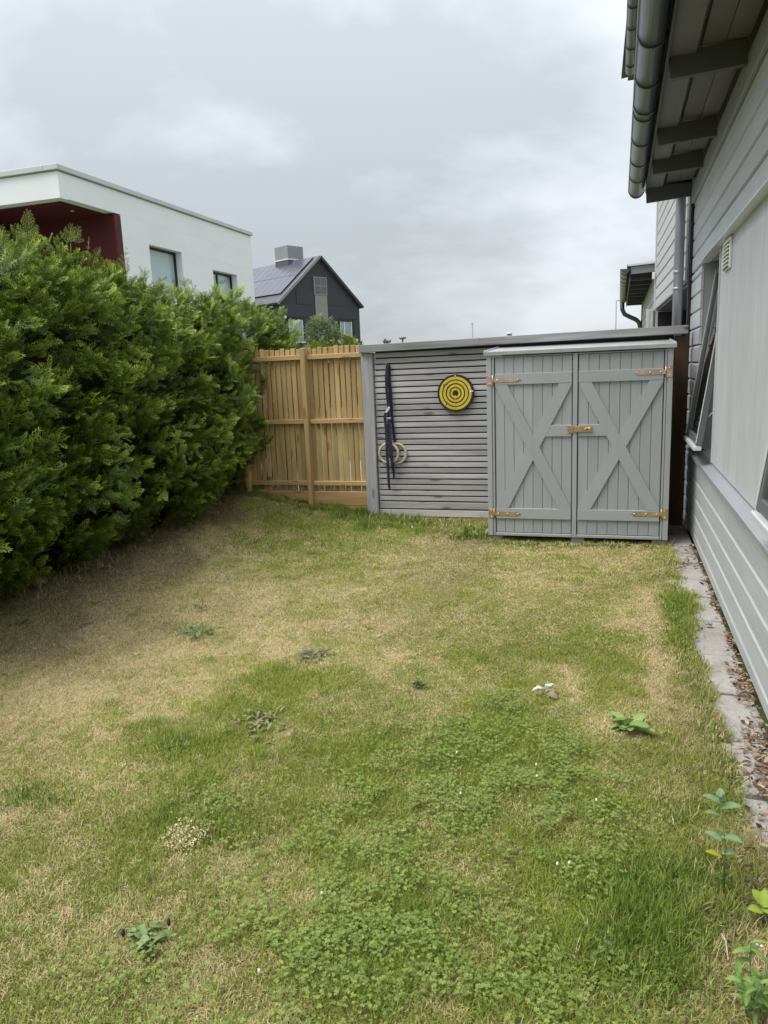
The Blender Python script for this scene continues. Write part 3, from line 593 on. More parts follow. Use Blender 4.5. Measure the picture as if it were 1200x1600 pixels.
def hinge(xs, xe, z, mat):
    s = 1 if xe > xs else -1; yb_ = CY0-0.0028
    h = box('hinge', min(xs, xs+s*0.052), max(xs, xs+s*0.052), CY0-0.0035, CY0-0.0005, z-0.047, z+0.047, mat, C, 0.001)
    a, b = xs+s*0.056, xe
    o = WL[h.name]; P = [(a, z-0.019), (a, z+0.019), (b-s*0.03, z+0.019), (b, z+0.006), (b, z-0.006), (b-s*0.03, z-0.019)]
    V = [Vector((p[0], CY0-0.0055, p[1]))-o for p in P]+[Vector((p[0], CY0-0.0018, p[1]))-o for p in P]; m_ = 6
    put('strap', polymesh('strap', V, [tuple(range(m_)), tuple(range(2*m_-1, m_-1, -1))]+[(i, m_+i, m_+(i+1) % m_, (i+1) % m_) for i in range(m_)], M[mat]), h, o)
    tube('pin', [(xs+s*0.054, CY0-0.006, z-0.045), (xs+s*0.054, CY0-0.006, z+0.045)], 0.006, mat, h, 8)
    for t in (0.15, 0.5, 0.9):
        xx = a+(b-a)*t; tube('bolt', [(xx, CY0-0.0055, z), (xx, CY0-0.010, z)], 0.007, 'bolt', h, 10)
    for dz in (-.03, 0.03): tube('bolt', [(xs+s*0.026, CY0-0.0035, z+dz), (xs+s*0.026, CY0-0.007, z+dz)], 0.006, 'bolt', h, 10)
hinge(CX0+0.004, -0.835, 1.478, 'rosebrass'); hinge(CX0+0.004, -0.842, 0.252, 'brass'); hinge(CX1-0.004, 0.132, 1.500, 'rosebrass'); hinge(CX1-0.004, 0.13, 0.272, 'brass')
lt = box('latch', -0.423, -0.372, CY0-0.007, CY0-0.001, 0.994, 1.062, 'brass', C, 0.002)
box('hasp', -0.370, -0.214, CY0-0.0125, CY0-0.0075, 1.002, 1.055, 'brass', lt, 0.002)
tube('knob', [(-0.258, CY0-0.012, 1.03), (-0.258, CY0-0.026, 1.03)], 0.010, 'brass', lt, 10); beam('bolt', (-0.275, CY0-0.022, 1.032), (-0.225, CY0-0.022, 1.036), 0.012, 0.008, 'bolt', lt)

# ------------------------------------------------------------------ dartboard, darts, rings
DB = T('dartboard', 'round black and yellow ring target board hung on the grey slats', 'target board', (-1.622, FY-0.03, 1.343))
def disc(name, r0, r1, y0, y1, mat, parent, n=56):
    cx, cz = -1.622, 1.343; V = []; F = []; o = WL[parent.name]
    for yy in (y0, y1):
        for rr in (r1, r0):
            for k in range(n):
                t = 2*math.pi*k/n; V.append(Vector((cx+rr*math.sin(t), yy, cz+rr*math.cos(t)))-o)
    for k in range(n):
        j = (k+1) % n
        F += [(k, j, n+j, n+k), (2*n+j, 2*n+k, 3*n+k, 3*n+j), (k, 2*n+k, 2*n+j, j), (n+j, 3*n+j, 3*n+k, n+k)]
    me = polymesh(name, V, F, M[mat]); me.polygons.foreach_set('use_smooth', [False]*len(me.polygons)); return put(name, me, parent, o)
disc('board', 0.0005, 0.193, FY-0.046, FY-0.013, 'boardblack', DB)
for (a, b) in ((0.143, 0.171), (0.105, 0.131), (0.066, 0.091), (0.032, 0.053)): disc('ring', a, b, FY-0.0485, FY-0.0465, 'yellow', DB)
for (a, b, dx) in ((-0.19, -0.02, 0.012), (0.02, 0.19, -0.01)):
    tube('wire', [(-1.622+dx*t, FY-0.0495, 1.343-(a+(b-a)*t)) for t in (0, .25, .5, .75, 1)], 0.0028, 'wire', DB, 6)
tube('hanging_nail', [(-1.63, FY-0.01, 1.55), (-1.63, FY-0.03, 1.552)], 0.004, 'wire', DB, 6)
def dart(px, py, mat, label, tilt):
    p = onY(px, py, FY-0.05); r = T('dart', label, 'dart', tuple(p), 'darts stuck in the target board')
    p = Vector(p); d = Vector((tilt[0], -1, tilt[1])).normalized()
    tube('barrel', [p, p+d*0.03, p+d*0.05, p+d*0.075], 0.003, 'boardblack', r, 8, rs=[.001, .0045, .004, .002])
    a = d.cross(Vector((0, 0, 1))).normalized(); b = d.cross(a)
    for q in (a, b): 
        V = [p+d*0.07, p+d*0.085+q*0.017, p+d*0.11+q*0.017, p+d*0.11-q*0.017, p+d*0.085-q*0.017]; V = [v-WL[r.name] for v in V]
        V2 = [v+q.cross(d)*0.0008 for v in V]
        put('flight', polymesh('flight', V+V2, [(0, 1, 2, 3, 4), (9, 8, 7, 6, 5)]+[(i, 5+i, 5+(i+1) % 5, (i+1) % 5) for i in range(5)], M[mat]), r, WL[r.name])
dart(700, 600, 'green', 'green flighted dart in the upper left of the target board', (-.25, -.15))
dart(699, 627, 'green', 'green flighted dart low down left of the bullseye on the target board', (.1, -.3))
dart(738, 608, 'whiteplastic', 'white flighted dart at the right rim of the target board', (.1, -.2))

def torus(name, c, R, r, mat, parent, tilt=(0, 0)):
    n, m = 40, 12; V = []; F = []; o = WL[parent.name]; c = Vector(c)
    Rm = Matrix.Rotation(tilt[0], 3, 'X') @ Matrix.Rotation(tilt[1], 3, 'Z')
    for i in range(n):
        a = 2*math.pi*i/n
        for j in range(m):
            b = 2*math.pi*j/m; V.append(c + Rm @ Vector(((R+r*math.cos(b))*math.cos(a), r*math.sin(b), (R+r*math.cos(b))*math.sin(a)))-o)
    for i in range(n):
        for j in range(m): F.append((i*m+j, i*m+(j+1) % m, ((i+1) % n)*m+(j+1) % m, ((i+1) % n)*m+j))
    return put(name, mesh(name, V, F, M[mat], True), parent, o)
def ribbon(name, pts, wid, parent, thk=0.002, wdir=(1, 0, 0), mat='strap'):
    o = WL[parent.name]; V = []; F = []; P = [Vector(p) for p in pts]
    for i, p in enumerate(P):
        d = (P[min(i+1, len(P)-1)]-P[max(i-1, 0)]).normalized(); s = Vector(wdir); s = (s-d*s.dot(d)).normalized(); nn = d.cross(s)
        ww = wid[i] if isinstance(wid, (list, tuple)) else wid
        V += [p-s*ww/2-nn*thk/2-o, p+s*ww/2-nn*thk/2-o, p+s*ww/2+nn*thk/2-o, p-s*ww/2+nn*thk/2-o]
    for i in range(len(P)-1):
        for j in range(4): F.append((i*4+j, i*4+(j+1) % 4, i*4+4+(j+1) % 4, i*4+4+j))
    F += [(3, 2, 1, 0), tuple(len(P)*4-4+j for j in range(4))]
    return put(name, polymesh(name, V, F, M[mat]), parent, o)
def pf(px, py, y): return onY(px, py, y)
RA = T('gymnastic_ring', 'pale wooden gymnastic ring hanging left, its navy strap tail reaching lowest', 'gymnastic ring', (-2.36, FY-0.05, 1.65))
RB = T('gymnastic_ring', 'pale wooden gymnastic ring hanging right, overlapping the other ring on the grey slats', 'gymnastic ring', (-2.33, FY-0.05, 1.65))
ca = pf(607.6, 708.5, FY-0.050); cb_ = pf(619.6, 708.5, FY-0.028)
torus('ring', ca, 0.108, 0.0145, 'ringwood', RA, (0.03, 0.0)); torus('ring', cb_, 0.108, 0.0145, 'ringwood', RB, (0.03, 0.0))
yA, yB = FY-0.055, FY-0.035
ribbon('strap', [pf(605.5, 570.5, yA+.02), pf(605.0, 572, yA), pf(604.0, 590, yA-.006), pf(604.5, 610, yA), pf(606.5, 628, yA), pf(607.5, 637, yA-.004)], [.02, .03, .037, .037, .036, .034], RA, 0.003)
ribbon('strap', [pf(608.5, 569.8, yB+.01), pf(608.6, 572, yB), pf(608.3, 590, yB), pf(610, 610, yB), pf(611, 628, yB), pf(612, 650, yB+.004)], [.02, .025, .033, .036, .036, .034], RB, 0.003)
bk = beam('buckle', pf(603, 645, yA-.012), pf(608.5, 636, yA-.012), 0.012, 0.022, 'alu', RA, (0, -1, 0.3), 0.003); beam('buckle_pin', pf(602, 641.5, yA-.02), pf(606, 643.5, yA-.02), 0.008, 0.008, 'alu', bk)
ribbon('strap', [pf(603, 645, yA-.01), pf(601, 651, yA-.012), pf(602, 658, yA-.008), pf(603.5, 670, yA-.01), pf(604.5, 690, yA-.022), pf(605, 708, yA-.026), pf(606, 726, yA-.026), pf(607, 745, yA-.012), pf(608, 760, yA-.006), pf(609, 765, yA-.006)], [.03, .03, .03, .033, .036, .034, .03, .028, .029, .02], RA, 0.003)
ribbon('strap', [pf(607, 642, yA), pf(607, 660, yA), pf(606.5, 680, yA), pf(606.2, 693, yA), pf(606.2, 696, yA+.03)], .026, RA, 0.003)
bk = beam('buckle', pf(604, 654, yB-.02), pf(611, 654, yB-.02), 0.02, 0.012, 'pipe', RB, (0, 0, 1), 0.003)
ribbon('strap', [pf(612, 648, yB), pf(613.5, 662, yB), pf(615.5, 680, yB), pf(617, 691, yB), pf(617.5, 695, yB+.02)], .03, RB, 0.003)
ribbon('strap', [pf(609, 655, yB-.03), pf(609, 670, yB-.03), pf(610, 690, yB-.045), pf(611.5, 710, yB-.05), pf(613, 724, yB-.045), pf(615, 738, yB-.02), pf(615.5, 747, yB-.01)], [.025, .028, .034, .038, .036, .026, .018], RB, 0.003)
tube('hook', [(-2.365, FY, 1.662), (-2.365, FY-0.05, 1.664), (-2.365, FY-0.06, 1.68)], 0.006, 'mast', RA, 8)

# ------------------------------------------------------------------ white flat roofed house
WH = T('white_house', 'white rendered flat roofed house with a dark red corner loggia behind the hedge', 'house', (-14, 22, 0))
X0 = -14.0; YA, YB = 17.02, 27.75
def wbox(name, x0, x1, y0, y1, z0, z1, mat, par=WH, bev=0.0, label=None): return box(name, x0, x1, y0, y1, z0, z1, mat, par, bev, label=label)
# east wall in pieces round the openings (0.30 thick), loggia at the near corner
LG = 19.2; t_ = 0.32
wins = [(20.80, 22.62, 4.25, 5.755), (24.60, 26.38, 4.25, 5.425)]
wbox('wall', X0-t_, X0, LG+0.301, YB, 5.755, 6.40, 'render'); 
wbox('wall', X0-t_, X0, YA+t_, YB, 6.402, 7.03, 'render')
wbox('wall', X0-t_, X0, LG+0.301, YB, 0, 4.25, 'render')
for a, b in ((LG+0.301, 20.80), (22.62, 24.60), (26.38, YB)): wbox('wall', X0-t_, X0, a, b, 4.252, 5.753, 'render')
wbox('wall', X0-t_, X0, 24.60, 26.38, 5.425, 5.753, 'render')
V = [(X0-t_, LG-0.03, 5.7), (X0, LG, 6.40)]
wbox('front_wall', -24, X0, YA, YA+t_-0.002, 6.38, 7.03, 'render')
wbox('loggia_wall', -20, X0-0.001, LG, LG+0.3, 2.9, 6.36, 'red', label='dark red loggia end wall')
wbox('loggia_soffit', -20, X0-t_-0.002, YA+t_, LG-0.002, 6.34, 6.376, 'red')
wbox('loggia_wall', -20.3, -20, YA+t_, LG-0.002, 2.9, 6.33, 'red')
wbox('loggia_floor', -20.3, X0-0.02, YA+0.02, LG-0.002, 2.6, 2.88, 'render')
wbox('balcony_parapet', -20.3, X0-2.0, YA+0.02, YA+0.15, 2.9, 5.32, 'render'); wbox('balcony_rail', -20.3, X0-2.0, YA+0.03, YA+0.13, 5.322, 5.40, 'black')
wbox('front_wall', -24, -20.3, YA, YA+t_-0.002, 0, 6.378, 'render'); wbox('front_wall', -20.3, X0, YA, YA+t_-0.002, 0, 2.58, 'render')
wbox('back_wall', -24, X0-t_, YB-t_, YB-0.002, 0, 7.03, 'render'); wbox('roof', -24, X0-0.02, YA+0.02, YB-0.02, 7.031, 7.06, 'flash')
wbox('parapet_cap', X0-0.38, X0+0.07, YA-0.07, YB+0.07, 7.062, 7.20, 'flash', bev=0.01); wbox('parapet_cap', -24, X0-0.382, YA-0.07, YA+0.38, 7.062, 7.20, 'flash', bev=0.01)
wbox('inner_wall', X0-3, X0-2.9, LG+0.32, YB-t_, 0, 7.0, 'void')
sp = T('x', None, None, (0, 0, 0), kind='x'); bpy.data.objects.remove(sp)
tube('downlight', [(-14.65, 18.25, 6.341), (-14.65, 18.25, 6.325)], 0.05, 'whiteplastic', WH, 14)
for i, (a, b, c, d) in enumerate(wins):
    xg = X0-0.24
    wf = wbox('window', xg-0.05, xg+0.01, a+0.003, b-0.003, d-0.075, d-0.003, 'black', label=('wide window in the white wall next to the loggia', 'smaller two light window near the far end of the white wall')[i])
    wbox('frame', xg-0.05, xg+0.01, a+0.003, a+0.06, c, d-0.077, 'black', wf); wbox('frame', xg-0.05, xg+0.01, b-0.06, b-0.003, c, d-0.077, 'black', wf)
    if i: wbox('frame', xg-0.05, xg+0.01, a+0.66, a+0.73, c, d-0.077, 'black', wf)
    wbox('pane', xg-0.03, xg-0.015, a+0.062, b-0.062, c, d-0.08, 'glass', wf)
    wbox('sky_sheen_blind', xg-0.075, xg-0.065, a+0.02, b-0.02, c, d-0.02, 'render', wf)  # white sheet stands for sky reflection; in the second window, a pale blind

# ------------------------------------------------------------------ dark gabled house
base = np.array([-14.01, 34.515, 0.0]); dd = Vector((0.431, 0.902, 0)).normalized(); nn_ = Vector((-dd.y, dd.x, 0))   # dd along the gable, nn_ away from us along the ridge
DH = T('dark_house', 'charcoal gabled house with solar panels and a boxy chimney in the distance', 'house', (-14.01, 34.5, 0))
def DP(u, w_, z): return Vector(base) + dd*u + nn_*w_ + Vector((0, 0, z))
def dpoly(name, pts, F, mat, par=DH, label=None):
    o = WL[par.name]; return put(name, polymesh(name, [Vector(p)-o for p in pts], F, M[mat]), par, o, label=label)
def dbox(name, u0, u1, w0, w1, z0, z1, mat, par=DH, label=None):
    pts = [DP(u, w_, z) for z in (z0, z1) for (u, w_) in ((u0, w0), (u1, w0), (u1, w1), (u0, w1))]
    return dpoly(name, pts, [(0, 1, 2, 3), (7, 6, 5, 4), (0, 4, 5, 1), (1, 5, 6, 2), (2, 6, 7, 3), (3, 7, 4, 0)], mat, par, label)
UL, UR, ZE, ZR, DEP = -2.50, 2.79, 4.93, 7.10, 11.0
UC = 0.147
pts = [DP(UL, 0, 0), DP(UR, 0, 0), DP(UR, 0, ZE), DP(UC, 0, ZR), DP(UL, 0, ZE)]; pts += [DP(UL, DEP, 0), DP(UR, DEP, 0), DP(UR, DEP, ZE), DP(UC, DEP, ZR), DP(UL, DEP, ZE)]
dpoly('wall', pts, [(0, 1, 2, 3, 4), (9, 8, 7, 6, 5), (0, 5, 6, 1), (1, 6, 7, 2), (4, 9, 5, 0)], 'darkclad')
# raised facade sheets with open joints
for (a, b, c, d) in ((UL+.01, -1.32, 0.1, 2.6), (-1.30, -0.20, 0.1, 2.6), (0.57, 1.75, 0.1, 2.6), (1.77, UR-.01, 0.1, 2.6), (UL+.01, -0.30, 4.27, 4.86), (0.58, UR-.01, 4.27, 4.86), (-0.98, -0.30, 2.62, 4.25), (0.58, 1.24, 2.62, 4.25), (UL+.01, -2.12, 2.62, 4.25), (2.34, UR-.01, 2.62, 4.25), (-1.4, -0.30, 4.88, 5.50), (0.58, 1.75, 4.88, 5.50)):
    dbox('facade_panel', a, b, -0.025, -0.002, c, d, 'darkclad')
def slope(name, u0, z0, u1, z1, w0, w1, thk, mat, par=DH, lift=0.0):
    d = Vector((u1-u0, z1-z0)).normalized(); n2 = Vector((-d.y, d.x));  n2 = n2 if n2.y > 0 else -n2
    A = [(u0+n2.x*lift, z0+n2.y*lift), (u1+n2.x*lift, z1+n2.y*lift)]; B = [(a+n2.x*thk, b+n2.y*thk) for a, b in A]
    pts = [DP(A[0][0], w0, A[0][1]), DP(A[1][0], w0, A[1][1]), DP(A[1][0], w1, A[1][1]), DP(A[0][0], w1, A[0][1]), DP(B[0][0], w0, B[0][1]), DP(B[1][0], w0, B[1][1]), DP(B[1][0], w1, B[1][1]), DP(B[0][0], w1, B[0][1])]
    return dpoly(name, pts, [(0, 1, 2, 3), (7, 6, 5, 4), (0, 4, 5, 1), (1, 5, 6, 2), (2, 6, 7, 3), (3, 7, 4, 0)], mat, par)
sl = (ZR-ZE)/(UC-UL)
rfl = slope('roof', UL-0.14, ZE-0.14*sl, UC, ZR, -0.12, DEP, 0.10, 'darkroof'); slope('roof', UR+0.14, ZE-0.14*(ZR-ZE)/(UR-UC), UC, ZR, -0.12, DEP, 0.10, 'darkroof')
slope('verge_board', UL-0.14, ZE-0.14*sl, UC, ZR, -0.17, -0.122, 0.13, 'greyclad', lift=-0.02); slope('verge_board', UR+0.14, ZE-0.14*(ZR-ZE)/(UR-UC), UC, ZR, -0.17, -0.122, 0.13, 'darkclad', lift=-0.02)
for i in range(13):
    for j in range(2):
        ua, ub = UL+0.35+j*1.10, UL+0.35+j*1.10+1.08; slope('solar_panel', ua, ZE+(ua-UL)*sl, ub, ZE+(ub-UL)*sl, 0.12+i*0.5, 0.12+i*0.5+0.485, 0.035, 'solar', rfl, lift=0.14)
dbox('chimney', UC-0.50, UC+0.50, 1.65, 2.65, 6.3, 7.18, 'darkroof'); dbox('chimney_band', UC-0.52, UC+0.52, 1.63, 2.67, 7.181, 7.24, 'alu'); dbox('chimney_top', UC-0.5, UC+0.5, 1.65, 2.65, 7.241, 7.86, 'greyclad')
for (u0, u1, z0, z1, lb) in ((-2.06, -1.02, 3.15, 4.21, 'left window of the charcoal gable'), (1.28, 2.27, 3.12, 4.18, 'right window of the charcoal gable')):
    wf = dbox('window', u0, u1, -0.06, -0.03, z1-0.05, z1+0.03, 'black', label=lb)
    dbox('frame', u0, u0+0.05, -0.06, -0.03, z0, z1-0.052, 'black', wf); dbox('frame', u1-0.09, u1, -0.06, -0.03, z0, z1-0.052, 'black', wf)
    dbox('sash', u0+0.052, u0+0.09, -0.05, -0.03, z0, z1-0.052, 'alu', wf); dbox('sash', u0+0.33, u0+0.39, -0.05, -0.03, z0, z1-0.052, 'alu', wf); dbox('sash', u1-0.15, u1-0.092, -0.05, -0.03, z0, z1-0.052, 'alu', wf)
    dbox('pane', u0+0.092, u0+0.328, -0.035, -0.028, z0, z1-0.06, 'glass', wf); dbox('pane', u0+0.392, u1-0.152, -0.035, -0.028, z0, z1-0.06, 'glass', wf)
    dbox('sill', u0, u1, -0.12, -0.03, z0-0.07, z0-0.005, 'alu', wf)
    dbox('curtain', u0+0.06, u1-0.1, -0.026, -0.0255, z0, z1-0.06, 'flash', wf)
gf = dbox('gable_infill', -0.24, 0.55, -0.05, -0.002, 2.6, 5.33, 'gravel'); wf = dbox('window', -0.28, 0.57, -0.06, -0.002, 5.34, 6.20, 'greyclad', label='louvred upper window of the charcoal gable')
for a in (-0.22, 0.17): 
    for b in (5.40, 5.80): dbox('pane', a, a+0.35, -0.065, -0.061, b, b+0.36, 'frame', wf)
dbox('wall_lamp', -2.28, -2.17, -0.12, -0.03, 4.2, 4.32, 'whiteplastic')

# ------------------------------------------------------------------ far street furniture
def st(px, py, Y): return Vector(onY(px, py, Y))
a = st(629, 527, 45); r = T('street_lamp', 'mushroom topped street lamp just showing over the fence cap', 'street lamp', (a.x, a.y, 0))
tube('pole', [(a.x, a.y, 0), (a.x, a.y, a.z-0.12)], 0.05, 'mast', r, 10); tube('lamp_head', [(a.x, a.y, a.z-.14), (a.x, a.y, a.z-.08), (a.x, a.y, a.z+.02), (a.x, a.y, a.z+.06)], .2, 'mast', r, 16, rs=[.07, .23, .22, .03])
a = st(738, 505, 45); r = T('mast', 'thin grey mast standing far off above the middle of the fence cap', 'mast', (a.x, a.y, 0)); tube('pole', [(a.x, a.y, 0), (a.x, a.y, a.z)], 0.035, 'mast', r, 8); tube('crossbar', [(a.x-.07, a.y, a.z-.03), (a.x+.07, a.y, a.z-.03)], .03, 'mast', r, 8)
a = st(963, 470, 45); r = T('mast', 'tall thin pole with a short side arm near the far gutter', 'mast', (a.x, a.y, 0)); tube('pole', [(a.x, a.y, 0), (a.x, a.y, a.z)], 0.03, 'mast', r, 8); tube('side_arm', [(a.x, a.y, a.z), (a.x+.22, a.y, a.z+.0)], .025, 'mast', r, 8)
a = st(796, 520, 45); r = T('chimney_pot', 'small pale chimney pot peeping over the fence cap', 'chimney', (a.x, a.y, 0)); tube('stack', [(a.x, a.y, 0), (a.x, a.y, a.z-.1)], 0.14, 'block', r, 12); tube('cap', [(a.x, a.y, a.z-.09), (a.x, a.y, a.z)], .18, 'alu', r, 12)

# ------------------------------------------------------------------ foliage builders
def spray_template(pairs=6):
    V = []; Fq = []; tip = []
    def kite(p, d, Ln, wd, z):
        p = np.array(p, float); d = np.array(d, float); d /= np.linalg.norm(d); s = np.array([-d[1], d[0], 0]); k = len(V)
        V.extend([p, p+d*Ln*0.45+s*wd+np.array([0, 0, z]), p+d*Ln+np.array([0, 0, -z]), p+d*Ln*0.45-s*wd+np.array([0, 0, z])]); Fq.append((k, k+1, k+2, k+3)); tip.extend([p[0], p[0]+.1, p[0]+.3, p[0]+.1])
    for i in range(pairs):
        t = 0.05+0.72*i/(pairs-1); L_ = 0.50*(1-0.60*t)*(0.8 if i == 0 else 1)
        for s in (-1, 1):
            kite((t+0.035*s, 0, -0.10*t*t), (0.78, s*0.66, -0.10), L_, 0.036, 0.014)
            if i < pairs-1: kite((t+0.035*s+.78*L_*.5, s*.66*L_*.5, -0.10*t*t), (0.99, -s*0.05, -0.10), L_*.45, 0.026, 0.01)
    kite((0.72, 0, -.05), (1, 0, -.1), 0.34, 0.034, 0.01); kite((0.0, 0, 0), (1, 0, -.03), 0.85, 0.018, 0.0)
    return np.array(V), np.array(Fq), np.clip(np.array(tip), 0, 1)
def inst(temp, pos, X, Nrm, scale, wid=None):
    V, Fq, tip = temp; X = X/np.linalg.norm(X, axis=1, keepdims=True); Y = np.cross(Nrm, X); Y /= np.linalg.norm(Y, axis=1, keepdims=True)+1e-9; Z = np.cross(X, Y)
    R = np.stack([X, Y, Z], -1)            # n,3,3
    P = np.einsum('nij,vj->nvi', R, V)*scale[:, None, None] + pos[:, None, :]
    n = len(pos); f = (Fq[None]+np.arange(n)[:, None, None]*len(V)).reshape(-1, Fq.shape[1])
    return P.reshape(-1, 3), f
def unit(a): return a/(np.linalg.norm(a, axis=-1, keepdims=True)+1e-9)
# ------------------------------------------------------------------ thuja hedge
HG = T('hedge', 'tall dense green thuja hedge with feathery tips along the left side of the lawn', 'hedge', (-4.7, 5.3, 0))
def hull(y, z, top):       # front surface x of the hedge
    t = np.clip(z/top, 0, 1)
    r = 0.40+0.50*sstep(0.02, 0.33, t) - 0.10*sstep(0.45, 0.8, t) - 0.62*np.clip((t-0.74)/0.26, 0, 1)**2.0
    b = 0.62*(fbm(y, z, 0.5, 12)-0.5) + 0.14*np.cos(y*2*math.pi/0.72+0.8*np.sin(z*2))*0.5
    return -4.72 + r + b
def htop(y): return 2.55 - 0.01*sstep(5.7, 6.8, y)+0.14*fbm(y, np.asarray(y)*0, 0.5, 21)+0.13*np.exp(-((np.asarray(y)-5.3)/0.45)**2) - 0.05*sstep(6.5, 8.2, y)
nb = 1900
by = rng.uniform(1.7, 8.75, nb); tt = rng.random(nb)
tops = htop(by); bz = np.where(tt < 0.86, 0.06+(tops-0.12)*(tt/0.86)**0.93, tops*rng.uniform(0.96, 1.0, nb))
ontop = tt >= 0.86
bx = np.where(ontop, -4.72+rng.uniform(-0.45, 0.3, nb), hull(by, bz, tops))
# far end cap
cap = rng.random(nb) < 0.07; by = np.where(cap, 8.4+rng.uniform(0, .3, nb), by)
nor = np.stack([np.where(ontop, 0.15, 0.9), np.where(cap, 0.7, rng.normal(0, .28, nb)), np.where(ontop, 1.0, 0.30+0.35*sstep(.6, 1, bz/tops))], -1)
bd = unit(nor+rng.normal(0, .34, (nb, 3))); bl = rng.uniform(0.28, 0.55, nb)
inner = rng.random(nb) < .3; tipP = np.stack([bx, by, bz], -1) + bd*np.where(inner, rng.uniform(-.34, -.16, nb), rng.uniform(-.12, .12, nb))[:, None]
shoot = (rng.random(nb) < np.where(ontop, .15, .05)); tipP = tipP + np.where(shoot, rng.uniform(.05, .14, nb), 0)[:, None]*unit(bd+np.array([0, 0, .9])); bl = np.where(shoot, bl+.12, bl); bd = np.where(shoot[:, None], unit(bd+np.array([0, 0, .5])), bd)
org = tipP-bd*bl[:, None]
per = 21
s = rng.uniform(0.25, 1.0, (nb, per))
fan = unit(np.cross(bd, unit(rng.normal(0, 1, (nb, 3))+np.array([0.1, 0.4, 0.0])))); 
sd_ = np.where(np.arange(per) % 2 == 0, 1., -1.)[None, :]*rng.uniform(0.25, 0.95, (nb, per))*(1.08-s)*1.3
X = bd[:, None, :]+fan[:, None, :]*sd_[..., None]+rng.normal(0, .33, (nb, per, 3)); X[..., 2] -= 0.10*(1-s)
P = org[:, None, :]+bd[:, None, :]*(bl[:, None]*s)[..., None]+fan[:, None, :]*(sd_*0.06)[..., None]
Nn = np.cross(bd, fan)[:, None, :]+rng.normal(0, .45, (nb, per, 3))
scl = rng.uniform(0.055, 0.145, (nb, per))*(1.12-0.3*s)
tmpl = spray_template(4)
V, Fq = inst(tmpl, P.reshape(-1, 3), X.reshape(-1, 3), Nn.reshape(-1, 3), scl.ravel())
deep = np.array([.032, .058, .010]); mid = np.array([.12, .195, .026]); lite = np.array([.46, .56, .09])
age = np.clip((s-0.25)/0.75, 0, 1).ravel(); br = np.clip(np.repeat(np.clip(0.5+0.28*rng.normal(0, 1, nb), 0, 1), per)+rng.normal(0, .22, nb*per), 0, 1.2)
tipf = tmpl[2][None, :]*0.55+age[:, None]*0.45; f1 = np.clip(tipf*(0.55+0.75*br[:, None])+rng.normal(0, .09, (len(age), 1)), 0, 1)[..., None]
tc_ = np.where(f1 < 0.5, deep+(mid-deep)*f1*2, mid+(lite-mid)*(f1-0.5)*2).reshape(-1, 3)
hv = np.array(WL[HG.name])
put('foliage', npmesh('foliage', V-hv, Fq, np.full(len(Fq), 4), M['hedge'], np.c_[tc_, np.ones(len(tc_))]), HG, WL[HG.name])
# inner twiggy mass
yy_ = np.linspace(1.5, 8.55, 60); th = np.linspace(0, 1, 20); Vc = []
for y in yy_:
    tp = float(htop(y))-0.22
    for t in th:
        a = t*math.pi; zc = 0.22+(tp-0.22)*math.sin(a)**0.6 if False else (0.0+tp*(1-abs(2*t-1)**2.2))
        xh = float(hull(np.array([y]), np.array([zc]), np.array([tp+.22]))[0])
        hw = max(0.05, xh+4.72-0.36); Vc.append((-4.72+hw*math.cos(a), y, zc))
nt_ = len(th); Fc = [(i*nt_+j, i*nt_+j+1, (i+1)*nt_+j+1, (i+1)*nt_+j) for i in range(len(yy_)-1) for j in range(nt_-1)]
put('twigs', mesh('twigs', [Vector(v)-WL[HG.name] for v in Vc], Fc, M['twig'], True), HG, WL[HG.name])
for k in range(10): 
    y0 = 2.0+0.7*k; tube('trunk', [(-4.70, y0, -0.02), (-4.68, y0+.03, 0.5), (-4.72, y0, 1.6)], .05, 'bark', HG, 8, rs=[.06, .045, .02])
def sprig(px, py0, py1, x, lean, n=7, sz=0.14):
    d0 = MB @ np.array([px-600, py0-800, FPX]); p1 = CAM+d0*(x/d0[0]); d1 = MB @ np.array([px+lean-600, py1-800, FPX]); p2 = CAM+d1*(x/d1[0])
    ts_ = np.repeat(np.linspace(0.1, 1, n), 2); sg = np.tile([1., -1.], n); ax = unit(p2-p1); side = unit(np.array([0.25, 0.9, 0.0]))
    Pp = p1+(p2-p1)*ts_[:, None]; XX_ = ax*0.75+side*sg[:, None]*(1.05-ts_*0.6)[:, None]+rng.normal(0, .12, (2*n, 3)); NN_ = np.cross(ax, side)+rng.normal(0, .3, (2*n, 3))
    V, Fq = inst(spray_template(4), Pp, XX_, NN_, sz*(1.15-0.75*ts_)); tint = np.tile(np.array([.25, .28, .06, 1.]), (len(V), 1))*rng.uniform(.8, 1.15, (len(V), 1))
    put('sprig', npmesh('sprig', V-hv, Fq, np.full(len(Fq), 4), M['hedge'], tint), HG, WL[HG.name])
    tube('sprig_stem', [p1, (p1+p2)/2+np.array([0, .005, 0]), p2], .003, 'stemg', HG, 6, rs=[.004, .0025, .001])
sprig(44, 385, 336, -4.45, 1, 8, .125); sprig(40, 390, 362, -4.5, -2, 5, .05); sprig(106, 380, 354, -4.5, 5, 5, .09); sprig(118, 380, 356, -4.5, 5, 5, .08); sprig(136, 400, 372, -4.5, 3, 4, .035); sprig(150, 400, 388, -4.45, 6, 4, .05); sprig(192, 425, 390, -4.5, 5, 5, .08); sprig(-2, 390, 356, -4.5, 2, 6, .11); sprig(26, 384, 364, -4.5, -1, 4, .03)

